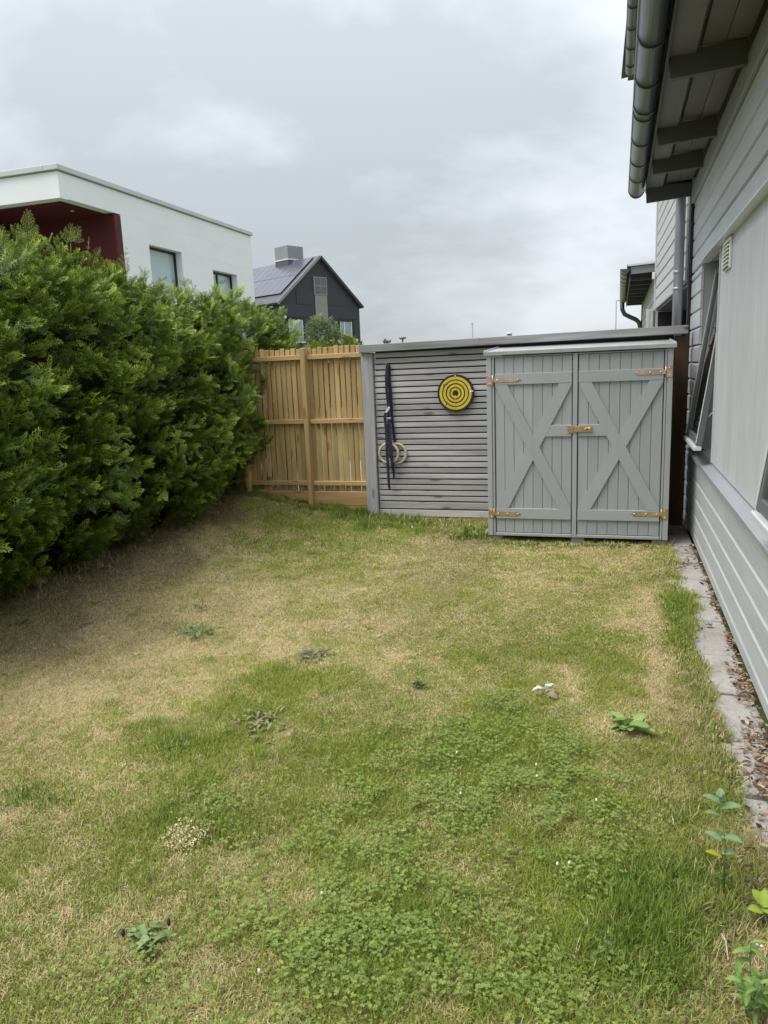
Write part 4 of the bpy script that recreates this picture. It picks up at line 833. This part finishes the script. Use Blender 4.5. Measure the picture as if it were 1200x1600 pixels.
# ------------------------------------------------------------------ leafy shrubs and the far tree
def leaf_temp(): return (np.array([[0, 0, 0], [.35, .24, .04], [.7, .2, .02], [1, 0, -.06], [.7, -.2, .02], [.35, -.24, .04]]), np.array([[0, 1, 2, 3], [0, 3, 4, 5]]), np.array([0, .4, .7, 1, .7, .4]))
def cloud(name, parent, c, rad, nclump, nleaf, size, c0, c1, up=0.5):
    c = np.array(c); rad = np.array(rad); u = unit(rng.normal(0, 1, (nclump, 3))); u[:, 2] = np.where(u[:, 2] < -0.6, -u[:, 2], u[:, 2])
    cc = c+u*rad*rng.uniform(0.5, 1.02, nclump)[:, None]
    q = unit(rng.normal(0, 1, (nclump, nleaf, 3)))*rng.random((nclump, nleaf, 1))**.5*rad.mean()*0.24
    P_ = (cc[:, None]+q).reshape(-1, 3); X_ = unit(q+u[:, None]*.08+np.array([0, 0, up*.08])).reshape(-1, 3)+rng.normal(0, .35, (nclump*nleaf, 3)); N_ = np.array([0, 0, 1.])+rng.normal(0, .6, (nclump*nleaf, 3))
    V, Fq = inst(leaf_temp(), P_, X_, N_, size*rng.uniform(.6, 1.3, nclump*nleaf)); f = np.clip(np.repeat(rng.random(nclump), nleaf)*.6+rng.random(nclump*nleaf)*.4, 0, 1)
    tint = np.repeat(np.array(c0)+(np.array(c1)-np.array(c0))*f[:, None], 6, axis=0); o = np.array(WL[parent.name])
    put(name, npmesh(name, V-o, Fq, np.full(len(Fq), 4), M['leaf'], np.c_[tint, np.ones(len(tint))]), parent, o)
TR = T('tree', 'round grey green tree in front of the charcoal gable', 'tree', (-8.83, 22, 0))
tube('trunk', [(-8.83, 22, 0), (-8.80, 22, 1.4), (-8.84, 22, 2.6)], .06, 'bark', TR, 10, rs=[.08, .06, .02])
for k in range(6): tube('limb', [(-8.82, 22, 1.5+.15*k), (-8.82+.3*math.cos(k*1.9), 22+.3*math.sin(k*1.9), 2.1+.15*k), (-8.82+.5*math.cos(k*1.9), 22+.5*math.sin(k*1.9), 2.4+.15*k)], .02, 'bark', TR, 6, rs=[.03, .02, .008])
cloud('crown', TR, (-8.83, 22, 2.55), (.62, .62, .78), 130, 34, .075, (.09, .12, .055), (.30, .36, .20))
for i, (x, y, h, rr, lb) in enumerate(((-4.45, 9.4, 1.98, .42, 'yellow green shrub behind the pickets, half hidden by the hedge end'), (-3.85, 9.5, 2.0, .34, 'yellow green shrub behind the middle of the picket fence'), (-3.42, 9.45, 1.99, .28, 'small yellow green shrub behind the pickets nearest the grey post'))):
    SB = T('shrub', lb, 'shrub', (x, y, 0), 'shrubs behind the picket fence'); tube('trunk', [(x, y, 0), (x, y, 1.5)], .03, 'bark', SB, 8, rs=[.035, .015])
    cloud('foliage', SB, (x, y, h-.5), (rr, .35, .55), 60, 30, .07, (.09, .14, .02), (.26, .34, .05))
p = st(607, 541, 9.0); r = T('plant', 'single sprig of leaves sticking up behind the grey fence post', 'plant', (p.x, p.y, 0)); tube('stem', [(p.x, p.y, 0), (p.x, p.y, p.z-.02)], .006, 'bark', r, 6); cloud('leaves', r, (p.x, p.y, p.z), (.09, .05, .05), 8, 5, .05, (.1, .14, .05), (.25, .28, .18))

# ------------------------------------------------------------------ grass
def blades(n, x0, x1, y0, y1, keep, lw, mode):
    x = rng.uniform(x0, x1, n); y = rng.uniform(y0, y1, n)
    k = keep(x, y); x, y = x[k], y[k]
    ex = edge_x(y); lm = lawnmap(x, y)
    k = (x < ex+0.02*rng.normal(0, 1, len(x))+0.01) & (rng.random(len(x)) > np.clip(lm[:, 2]*0.45, 0, .6)); x, y, lm, ex = x[k], y[k], lm[k], ex[k]; n = len(x)
    dry, ln, brw = lm.T
    pd = np.clip(dry*0.98+0.0+(fbm(x, y, 0.55, 55)-0.5)*0.5+(fbm(x, y, 0.2, 51)-0.5)*0.9+(vnoise(x, y, 0.05, 61)-0.5)*0.55, 0.03, 0.97)
    def seg(a, b, wd):
        A, B = G(*a)[:2], G(*b)[:2]; v = B-A; t = np.clip(((x-A[0])*v[0]+(y-A[1])*v[1])/(v@v), 0, 1); return np.exp(-(((x-A[0]-t*v[0])**2+(y-A[1]-t*v[1])**2)/wd**2))
    st_ = np.maximum(seg((1012, 925), (1032, 1090), .045), seg((880, 1040), (902, 1092), .022)); pd = np.clip(pd+st_*.9, 0, .97); pd = np.where(seg((1050, 930), (1070, 1010), .05) > .3, pd*.35, pd); isdry = rng.random(n) < pd
    tuft = fbm(x, y, 0.09, 71)
    stray = rng.random(n) < .012; Lh = lw[0]*ln*rng.uniform(0.5, 1.4, n)*(0.35+1.35*tuft**1.5)*np.where(stray, 1.9, 1)*np.where(isdry, 0.85, 1.05)
    nearedge = np.exp(-((ex-x)/0.06)**2); Lh *= 1+0.9*nearedge*rng.random(n)
    Wd = lw[1]*rng.uniform(0.6, 1.2, n)*np.where(ln > 1.3, 1.15, 1)
    th = rng.uniform(0, 2*math.pi, n); tilt = np.clip(rng.normal(0.85, .35, n)+isdry*.22-(ln-1)*.22, .15, 1.45)
    d = np.stack([np.cos(th)*np.sin(tilt), np.sin(th)*np.sin(tilt), np.cos(tilt)], -1)
    tw = rng.normal(0, .7, n); side = np.stack([-np.sin(th+tw), np.cos(th+tw), rng.normal(0, .25, n)], -1)
    p = np.stack([x, y, gh(x, y)-0.012], -1); a = side*Wd[:, None]/2
    g1 = np.array([.18, .25, .036]); g2 = np.array([.42, .465, .09]); s1 = np.array([.80, .68, .40]); s2 = np.array([.54, .43, .22]); b2 = np.array([.17, .125, .08])
    f = np.clip(rng.random(n)*.7+.3*vnoise(x, y, 0.3, 81), 0, 1)[:, None]
    c = np.where(isdry[:, None], s2+(s1-s2)*f, g1+(g2-g1)*f*(0.55+0.9*np.clip(dry, 0, 1))[:, None]); c = c+(b2-c)*(np.clip(brw, 0, 1)*(0.25+0.75*rng.random(n)))[:, None]
    lush = np.clip((ln-1.2)/1.0, 0, 1)[:, None]; c = np.where(isdry[:, None], c, c*(1-lush*.35)+np.array([.055, .13, .012])*lush*.5)
    if mode == 5:
        sag = np.array([0, 0, 1.])*(Lh*.18)[:, None]
        m_ = p+d*(Lh*.55)[:, None]+sag*.6; t = p+d*Lh[:, None]-sag*.4
        V = np.stack([p-a, p+a, m_+a*.8, m_-a*.8, t], 1).reshape(-1, 3); b = np.arange(n)*5
        loops = np.stack([b, b+1, b+2, b+3, b+3, b+2, b+4], -1).ravel(); sizes = np.tile([4, 3], n); nv = 5
    else:
        V = np.stack([p-a, p+a, p+d*Lh[:, None]], 1).reshape(-1, 3); loops = np.arange(3*n); sizes = np.full(n, 3); nv = 3
    tint = np.repeat(np.c_[c, np.ones(n)], nv, axis=0); tint[:, :3] *= rng.uniform(.9, 1.1, (len(tint), 1))
    return V, loops, sizes, tint
def inview(x, y, m=90):
    P_ = np.stack([x, y, np.full_like(x, -CAM[2])], -1) @ MB; zc = np.maximum(P_[:, 2], .05); px = 600+FPX*P_[:, 0]/zc; py = 800+FPX*P_[:, 1]/zc
    return (px > -m*2.2) & (px < 1200+m*2.2) & (py < 1600+m*2.2) & (P_[:, 2] > .3) & (x > -5.4)
parts = [blades(360000, -3.1, .6, .95, 2.6, inview, (.034, .0022), 5), blades(400000, -4.5, .6, 2.6, 4.0, inview, (.033, .0034), 3),
         blades(300000, -5.4, .6, 4.0, 5.6, inview, (.032, .0042), 3), blades(280000, -5.4, .6, 5.6, 7.7, lambda x, y: inview(x, y) & ~((x > -1.1) & (y > 6.9)), (.034, .0055), 3), blades(30000, -4.6, -2.65, 7.62, 7.72, inview, (.04, .005), 3)]
def tufts(spots):
    for (px, py, rx, ry, n, Lm, dr) in spots:
        c = G(px, py); x = c[0]+rng.normal(0, rx, n); y = np.minimum(c[1]+rng.normal(0, ry, n), 7.73); k = (fbm(x, y, .12, 17) > .42); x, y = x[k], y[k]; n = len(x)
        th = rng.uniform(0, 2*math.pi, n); tl = np.clip(rng.normal(.65, .32, n), .05, 1.35); d = np.stack([np.cos(th)*np.sin(tl), np.sin(th)*np.sin(tl), np.cos(tl)], -1); Lh = Lm*rng.uniform(.4, 1.3, n)
        sd = np.stack([-np.sin(th), np.cos(th), rng.normal(0, .3, n)], -1)*(.0013+.00035*y)[:, None]*rng.uniform(.7, 1.2, n)[:, None]
        p = np.stack([x, y, gh(x, y)-.012], -1); m_ = p+d*(Lh*.55)[:, None]; t = p+d*Lh[:, None]-np.array([0, 0, 1.])*(Lh*.28*np.sin(tl))[:, None]
        V = np.stack([p-sd, p+sd, m_+sd*.8, m_-sd*.8, t], 1).reshape(-1, 3); b = np.arange(n)*5
        isd = rng.random(n) < dr; c_ = np.where(isd[:, None], np.array([.42, .33, .18])+np.array([.25, .22, .15])*rng.random((n, 1)), np.array([.085, .155, .02])+np.array([.14, .16, .03])*rng.random((n, 1)))
        parts.append((V, np.stack([b, b+1, b+2, b+3, b+3, b+2, b+4], -1).ravel(), np.tile([4, 3], n), np.repeat(np.c_[c_, np.ones(n)], 5, axis=0)))
tufts([(560, 806, .30, .10, 4200, .10, .12), (620, 815, .25, .05, 1500, .09, .25), (500, 790, .22, .10, 1500, .07, .2), (660, 822, .35, .04, 1100, .06, .4), (740, 836, .12, .12, 900, .08, .1), (820, 848, .22, .05, 900, .05, .35), (960, 852, .22, .05, 800, .05, .4),
       (1020, 1440, .075, .13, 3800, .075, .03), (985, 1500, .08, .06, 1800, .065, .05), (1075, 1330, .04, .12, 1300, .05, .15), (1060, 960, .05, .5, 2600, .034, .12), (1085, 1050, .03, .35, 1500, .034, .35), (1130, 1180, .025, .2, 1100, .04, .4),
       (300, 790, .30, .18, 1600, .09, .85), (210, 835, .25, .18, 1300, .09, .9), (120, 880, .25, .18, 1100, .08, .9), (40, 905, .25, .15, 1000, .08, .9), (360, 775, .25, .12, 1200, .09, .6), (270, 1160, .10, .05, 900, .035, .1), (50, 1240, .10, .05, 900, .04, .15), (330, 1280, .12, .06, 1000, .045, .05), (420, 850, .3, .2, 700, .04, .2), (520, 845, .3, .15, 700, .04, .2), (1110, 1400, .05, .08, 900, .06, .3), (1150, 1500, .05, .08, 700, .05, .5)])
o_ = 0; Vs, Ls, Ss, Cs = [], [], [], []
for V, l, s_, c in parts: Vs.append(V); Ls.append(l+o_); Ss.append(s_); Cs.append(c); o_ += len(V)
NB = sum(len(v) for v in Ss)
tag(put('grass', npmesh('grass', np.concatenate(Vs), np.concatenate(Ls), np.concatenate(Ss), M['grass'], np.concatenate(Cs))), 'short patchy lawn grass, half dried to straw', 'grass', kind='stuff')
# clover
def clover(n, spots):
    sp_ = np.array(spots); pick = rng.choice(len(sp_), n, p=sp_[:, 4]/sp_[:, 4].sum()); c = np.array([G(a, b)[:2] for a, b in sp_[:, :2]])
    x = c[pick, 0]+rng.normal(0, 1, n)*sp_[pick, 2]; y = c[pick, 1]+rng.normal(0, 1, n)*sp_[pick, 3]
    k = (fbm(x, y, .11, 91)+rng.normal(0, .06, n) > .47) & (x < .46); x, y = x[k], y[k]; n = len(x); h = rng.uniform(.010, .032, n)*(0.6+.8*fbm(x, y, .2, 95))
    P_ = np.stack([x, y, gh(x, y)+h], -1); th = rng.uniform(0, 2*math.pi, n); nr = np.array([0, 0, 1.])+rng.normal(0, .35, (n, 3)); sz = rng.uniform(.0038, .0085, n)
    V0 = np.array([[0, 0, 0], [.45, .42, .06], [.85, .48, .10], [1, .12, .02], [1, -.12, .02], [.85, -.48, .10], [.45, -.42, .06]]); F0 = np.array([[0, 1, 2, 3], [0, 3, 4, 0], [0, 4, 5, 6]])
    F0 = np.array([[0, 1, 2, 3], [0, 4, 5, 6]])
    Vo, Fo, Co = [], [], []; of = 0; g = np.array([.15, .24, .04])+(np.array([.36, .45, .11])-np.array([.15, .24, .04]))*rng.random((n, 1))
    for j in range(3):
        a = th+j*2.094; X_ = np.stack([np.cos(a), np.sin(a), rng.normal(.05, .15, n)], -1); V, f = inst((V0, F0, None), P_, X_, nr, sz); Vo.append(V); Fo.append(f+of); of += len(V); Co.append(np.repeat(g, 7, axis=0))
    t = np.concatenate(Co); return np.concatenate(Vo), np.concatenate(Fo), np.c_[t, np.ones(len(t))]
cs = [(760, 1180, .28, .3, 10), (880, 1250, .14, .16, 6), (700, 1250, .25, .2, 5), (870, 1190, .12, .1, 3), (800, 1110, .15, .12, 3), (600, 1250, .22, .18, 3), (620, 1380, .25, .15, 4), (500, 1480, .2, .12, 4), (600, 1460, .2, .1, 4), (300, 1560, .25, .08, 3), (880, 1340, .1, .08, 2), (720, 1480, .22, .12, 3), (930, 1530, .12, .08, 2), (420, 1400, .15, .1, 1.5), (520, 1330, .2, .1, 2), (330, 1250, .12, .08, 1.2), (480, 850, .35, .15, 1.6), (560, 1130, .2, .15, 1.2), (760, 1560, .2, .06, 2)]
V, Fq, t = clover(21000, cs)
tag(put('clover', npmesh('clover', V, Fq, np.full(len(Fq), 4), M['leaf'], t)), 'patches of low green clover spread through the lawn', 'clover', kind='stuff')

# ------------------------------------------------------------------ plants in the lawn
def leafmesh(L_, W, droop, c, fold=.25, seg=6, rag=0.0, shape='oval'):
    V = []; F = []; T_ = []
    for i in range(seg+1):
        t = i/seg; ww = W*(math.sin(math.pi*min(1, (t*.92+.06)))**.7 if shape == 'oval' else (.14 if t < .2 else .14+.86*max(0, math.sin(math.pi*min(1, (t-.2)/.84)))**.7) if shape == 'wedge' else (math.sin(math.pi*t**1.6)**.9)+.05)*(1+rag*math.sin(i*2.7)); 
        x = L_*t*(1-.15*droop*t); z = L_*(.25*t-droop*t*t*.55)
        V += [(x, ww/2, z+fold*ww*.5), (x, 0, z), (x, -ww/2, z+fold*ww*.5)]; k = .85+.25*random.random()
        T_ += [(c[0]*k, c[1]*k, c[2]*k, 1), (c[0]*1.25, c[1]*1.2, c[2]*1.3, 1), (c[0]*k, c[1]*k, c[2]*k, 1)]
    for i in range(seg): F += [(3*i, 3*i+1, 3*i+4, 3*i+3), (3*i+1, 3*i+2, 3*i+5, 3*i+4)]
    return mesh('leaf', V, F, M['leaf'], True, T_)
def rosette(name, label, cat, pos, n, L_, W, c, c2=None, lift=(.1, .6), parts_=True, shape='oval', spread=0.0, rag=0.0, dvar=.25):
    p = Vector((pos[0], pos[1], float(gh(pos[0], pos[1]))-.005)); r = T(name, label, cat, p)
    bigV, bigF, bigT = [], [], []
    for i in range(n):
        cc = c if c2 is None or random.random() < .6 else c2
        me = leafmesh(L_*random.uniform(1-dvar*1.3, 1+dvar), W*random.uniform(.75, 1.2), random.uniform(.3, 1.0), cc, rag=rag, shape=shape); a = i*2.399+random.uniform(-.3, .3)
        off = Vector((random.gauss(0, spread), random.gauss(0, spread), random.uniform(0, .012)))
        rot = (random.uniform(-.3, .3), -random.uniform(*lift), a)
        if parts_: put('leaf', me, r, p+off, rot)
        else:
            from mathutils import Euler
            R = Euler(rot).to_matrix(); b = len(bigV)
            bigV += [R @ v.co+off for v in me.vertices]; bigF += [[b+q for q in f.vertices] for f in me.polygons]; bigT += [tuple(d.color) for d in me.attributes['tint'].data]
    if not parts_: put('leaves', mesh('leaves', bigV, bigF, M['leaf'], True, bigT), r, p)
    return r, p
rosette('dock_plant', 'pale green broad leaved dock rosette on the right of the lawn', 'weed', G(983, 1138), 20, .115, .046, (.30, .40, .13), (.21, .32, .085), (-.05, .75), shape='wedge', rag=.16, spread=.012)
rosette('weed', 'dark green daisy like weed clump alone in the straw on the left', 'weed', G(305, 988), 70, .055, .014, (.15, .22, .08), (.22, .29, .11), (.1, .9), False, spread=.06)
rosette('weed', 'purplish flat weed clump left of the lawn centre', 'weed', G(490, 1024), 75, .042, .015, (.21, .27, .10), (.17, .14, .11), (.0, .5), False, spread=.06)
rosette('weed', 'reddish green flat weed clump nearest the green edge left of centre', 'weed', G(405, 1128), 75, .042, .015, (.21, .27, .09), (.22, .15, .10), (.0, .5), False, spread=.065)
rosette('weed', 'small pale weed tuft just above the dark green clump in the straw', 'weed', G(312, 950), 12, .055, .012, (.15, .19, .085), None, (.2, .9), False, spread=.02)
rosette('weed', 'small narrow leaved tuft in the middle of the lawn', 'weed', G(652, 1072), 16, .06, .014, (.12, .18, .06), None, (.2, .9), False, spread=.02)
rosette('weed', 'little green weed tuft among the straw near the left edge', 'weed', G(35, 972), 14, .05, .012, (.085, .12, .045), None, (.2, .9), False, spread=.03)
rosette('weed', 'small green weed left of the cabinet foot', 'weed', G(742, 838), 22, .11, .03, (.18, .26, .06), None, (.5, 1.2), False, spread=.06)
rosette('weed', 'low leafy weed at the bottom edge of the picture, right of centre', 'weed', G(960, 1530), 30, .03, .018, (.13, .20, .06), None, (.3, .9), False, spread=.05)
r, p = rosette('selfheal_plant', 'patch of oval leaves with purple flower heads low on the left', 'flowering plant', G(232, 1465), 30, .040, .022, (.18, .27, .09), (.25, .33, .13), (.2, .7), True, spread=.035)
for (a, b) in ((264, 1446), (193, 1463)):
    q = Vector(G(a, b, .03)); tube('flower_head', [q, q+Vector((0, 0, .008)), q+Vector((0, 0, .018)), q+Vector((0, 0, .025))], .006, 'purple' if 'purple' in M else 'strap', r, 8, rs=[.003, .006, .005, .002])
# straw coloured tuft
r = T('dead_plant', 'bleached straw coloured dead tuft on the left of the lawn', 'dead plant', (*G(288, 1312)[:2], 0)); n_ = 900
q = np.clip(rng.normal(0, 1, (n_, 3)), -1.6, 1.6)*np.array([.042, .045, .010])+np.array([0, 0, .018]); V, Fq = inst(leaf_temp(), q, rng.normal(0, 1, (n_, 3))+np.array([0, 0, .6]), rng.normal(0, 1, (n_, 3)), rng.uniform(.005, .012, n_))
t = np.repeat(np.array([.50, .45, .22])+(np.array([.80, .73, .44])-np.array([.50, .45, .22]))*rng.random((n_, 1)), 6, axis=0); put('stalks', npmesh('stalks', V, Fq, np.full(len(Fq), 4), M['dryleaf'], np.c_[t, np.ones(len(t))]), r, WL[r.name])
# tall fat hen by the path
b0 = Vector(G(1130, 1395)); r = T('goosefoot_plant', 'tall single stemmed weed with grey green leaves at the path edge', 'weed', b0)
tops_ = b0+Vector((-.02, .02, .30)); 
tube('stem', [b0, b0+Vector((0, .01, .15)), tops_], .003, 'stemg' if 'stemg' in M else 'green', r, 8, rs=[.004, .003, .0015])
for k, (t, a, L_, lf) in enumerate(((.38, 3.0, .05, .2), (.42, .2, .05, .1), (.55, 2.6, .055, .2), (.60, 5.9, .065, .1), (.82, 3.4, .05, .3), (.90, .1, .065, .2), (.95, 2.9, .055, .3), (.97, 1.4, .045, .7), (1, 4.6, .04, .7), (1, .8, .03, 1.2))):
    put('leaf', leafmesh(L_, L_*.55, .5, (.22, .34, .17) if k != 0 else (.36, .36, .04)), r, b0.lerp(tops_, t), (0, -lf, a))
b0 = Vector(G(1192, 1440)); r = T('seedling', 'round leaved yellow green seedling on the path at the right edge', 'weed', b0); tube('stem', [b0, b0+Vector((0, 0, .05))], .003, 'stemg', r, 6)
for a, L_, lf, dz in ((2.3, .05, .5, .05), (3.3, .045, .1, .03), (.4, .05, .3, .05), (5.2, .05, .2, .04), (1.4, .045, .9, .05)): put('leaf', leafmesh(L_, .036, .3, (.30, .42, .06)), r, b0+Vector((0, 0, dz)), (0, -lf, a))
b0 = Vector(G(1180, 1590)); r = T('fleabane_plant', 'bushy leafy weed with tiny white flowers in the bottom right corner', 'weed', b0)
for k in range(7):
    a = k*.9; tp = b0+Vector((.05*math.cos(a), .06*math.sin(a), .12+.02*(k % 3))); tube('stem', [b0+Vector((.02*math.cos(a), .02*math.sin(a), 0)), tp], .002, 'stemg', r, 6)
    for j in range(8): put('leaf', leafmesh(random.uniform(.03, .062), random.uniform(.010, .019), .9, random.choice([(.17, .29, .06), (.23, .35, .09), (.13, .22, .055)])), r, b0.lerp(tp, .22+.11*j), (0, -random.uniform(.1, .7), a+j*2.4))
for (a, b) in ((1183, 1477), (1190, 1480)):
    q = Vector(G(a, b, .16)); tube('flower', [q, q+Vector((0, 0, .004)), q+Vector((0, 0, .007))], .004, 'whiteplastic', r, 8, rs=[.002, .0045, .002])
# white clover heads
for i, (a, b, lb) in enumerate(((714, 1176, 'white clover head in the clover right of the lawn centre'), (838, 1195, 'upper white clover head of the pair in the clover on the right'), (839, 1213, 'lower white clover head of the pair in the clover on the right'), (503, 1396, 'white clover head in the grass below the lawn centre'), (405, 1517, 'white clover head near the bottom left'), (871, 1350, 'left white clover head of the group low on the right'), (890, 1348, 'right white clover head of the group low on the right'), (644, 824, 'white flower head at the foot of the grey fence'), (720, 1240, 'small white clover head below the lawn centre'), (932, 1250, 'white clover head at the right edge of the clover'))):
    q = Vector(G(a, b, .03)); r = T('clover_flower', lb, 'flower', (q.x, q.y, 0), 'white clover flowers'); s_ = 1.0 if b > 1000 else 1.8
    tube('flower_head', [q-Vector((0, 0, .004*s_)), q, q+Vector((0, 0, .004*s_)), q+Vector((0, 0, .008*s_))], .006, 'whiteplastic', r, 10, rs=[.003*s_, .005*s_, .004*s_, .001*s_]); tube('stem', [(q.x, q.y, 0), q], .001, 'stemg', r, 5)
# crumpled pale leaf / feather tuft
q = Vector(G(850, 1084)); r = T('withered_leaf', 'crumpled whitish withered leaf lying in the short grass right of centre', 'leaf', q)
for k, (dx, dz, a, lf, L_, c) in enumerate(((-.014, .012, .3, .5, .06, (.62, .62, .52)), (.008, .012, .9, .7, .055, (.55, .60, .45)), (.0, .02, 3.3, .2, .05, (.70, .68, .60)), (.015, .006, 5.6, .1, .05, (.33, .22, .16)), (0, .01, 2.2, .5, .04, (.66, .64, .55)))): put('lobe', leafmesh(L_*1.35, .04, 1.0, c, .5, rag=.2), r, q+Vector((dx, 0, dz)), (.3*k-.5, -lf, a))
# ------------------------------------------------------------------ leaf litter, debris, twigs
def litter(n, spots):
    sp_ = np.array(spots); pick = rng.choice(len(sp_), n, p=sp_[:, 4]/sp_[:, 4].sum()); c = np.array([G(a, b)[:2] for a, b in sp_[:, :2]])
    x = np.minimum(c[pick, 0]+rng.normal(0, 1, n)*sp_[pick, 2], .645); y = c[pick, 1]+rng.normal(0, 1, n)*sp_[pick, 3]
    V, Fq = inst(leaf_temp(), np.stack([x, y, -.012+rng.random(n)*.024], -1), np.c_[rng.normal(0, 1, (n, 2)), rng.normal(0, .25, n)], np.array([0, 0, 1.])+rng.normal(0, .45, (n, 3)), rng.uniform(.012, .05, n)*rng.uniform(.5, 1, n))
    cc = np.array([[.30, .19, .12], [.20, .13, .085], [.40, .29, .20], [.13, .085, .06], [.46, .38, .28]])[rng.integers(0, 5, n)]*rng.uniform(.7, 1.15, (n, 1)); t = np.repeat(cc, 6, axis=0); return V, Fq, np.c_[t, np.ones(len(t))]
V, Fq, t = litter(1500, [(1160, 1065, .022, .16, 5), (1190, 1165, .03, .14, 5), (1145, 1000, .015, .10, 2), (1195, 1215, .04, .12, 4), (1180, 1300, .05, .15, 2), (1120, 945, .015, .2, 1.5), (1185, 1380, .06, .1, 2), (1085, 862, .08, .12, 2), (1065, 880, .06, .1, 1.2), (700, 838, .16, .08, 1.2), (1100, 900, .02, .3, 1.5)])
tag(put('leaf_litter', npmesh('leaf_litter', V, Fq, np.full(len(Fq), 4), M['dryleaf'], t)), 'brown dry leaf litter lying along the foot of the house wall', 'leaf litter', kind='stuff')
r = T('stone', 'small dark stone on the slab path by the wall', 'stone', tuple(G(1107, 977)))
bm = bmesh.new(); bmesh.ops.create_icosphere(bm, subdivisions=2, radius=.022)
for v in bm.verts: v.co = v.co*(1+.25*math.sin(v.co.x*190+v.co.y*130)); v.co.z *= .6
me = bpy.data.meshes.new('stone'); bm.to_mesh(me); bm.free(); me.materials.append(M['mast']); put('pebble', me, r, WL[r.name]+Vector((0, 0, .014)))
for i, (p1, p2, lb) in enumerate((((1135, 1402), (1195, 1412), 'grey dead twig lying across the path edge near the seedling'), ((1128, 1460), (1138, 1500), 'pale dry straw stalk in the bare patch at lower right'), ((1165, 1375), (1190, 1388), 'thin dark twig above the seedling on the right edge'))):
    a, b = Vector(G(*p1, .012)), Vector(G(*p2, .016)); r = T('twig', lb, 'twig', a, 'twigs by the path'); tube('stick', [a, a.lerp(b, .4)+Vector((.004, .006, .006)), b], .003, 'bark' if i != 1 else 'ringwood', r, 6, rs=[.0045, .003, .0018])
    if i == 0: tube('side_shoot', [a.lerp(b, .4), a.lerp(b, .7)+Vector((.0, .03, .01))], .002, 'bark', r, 6)
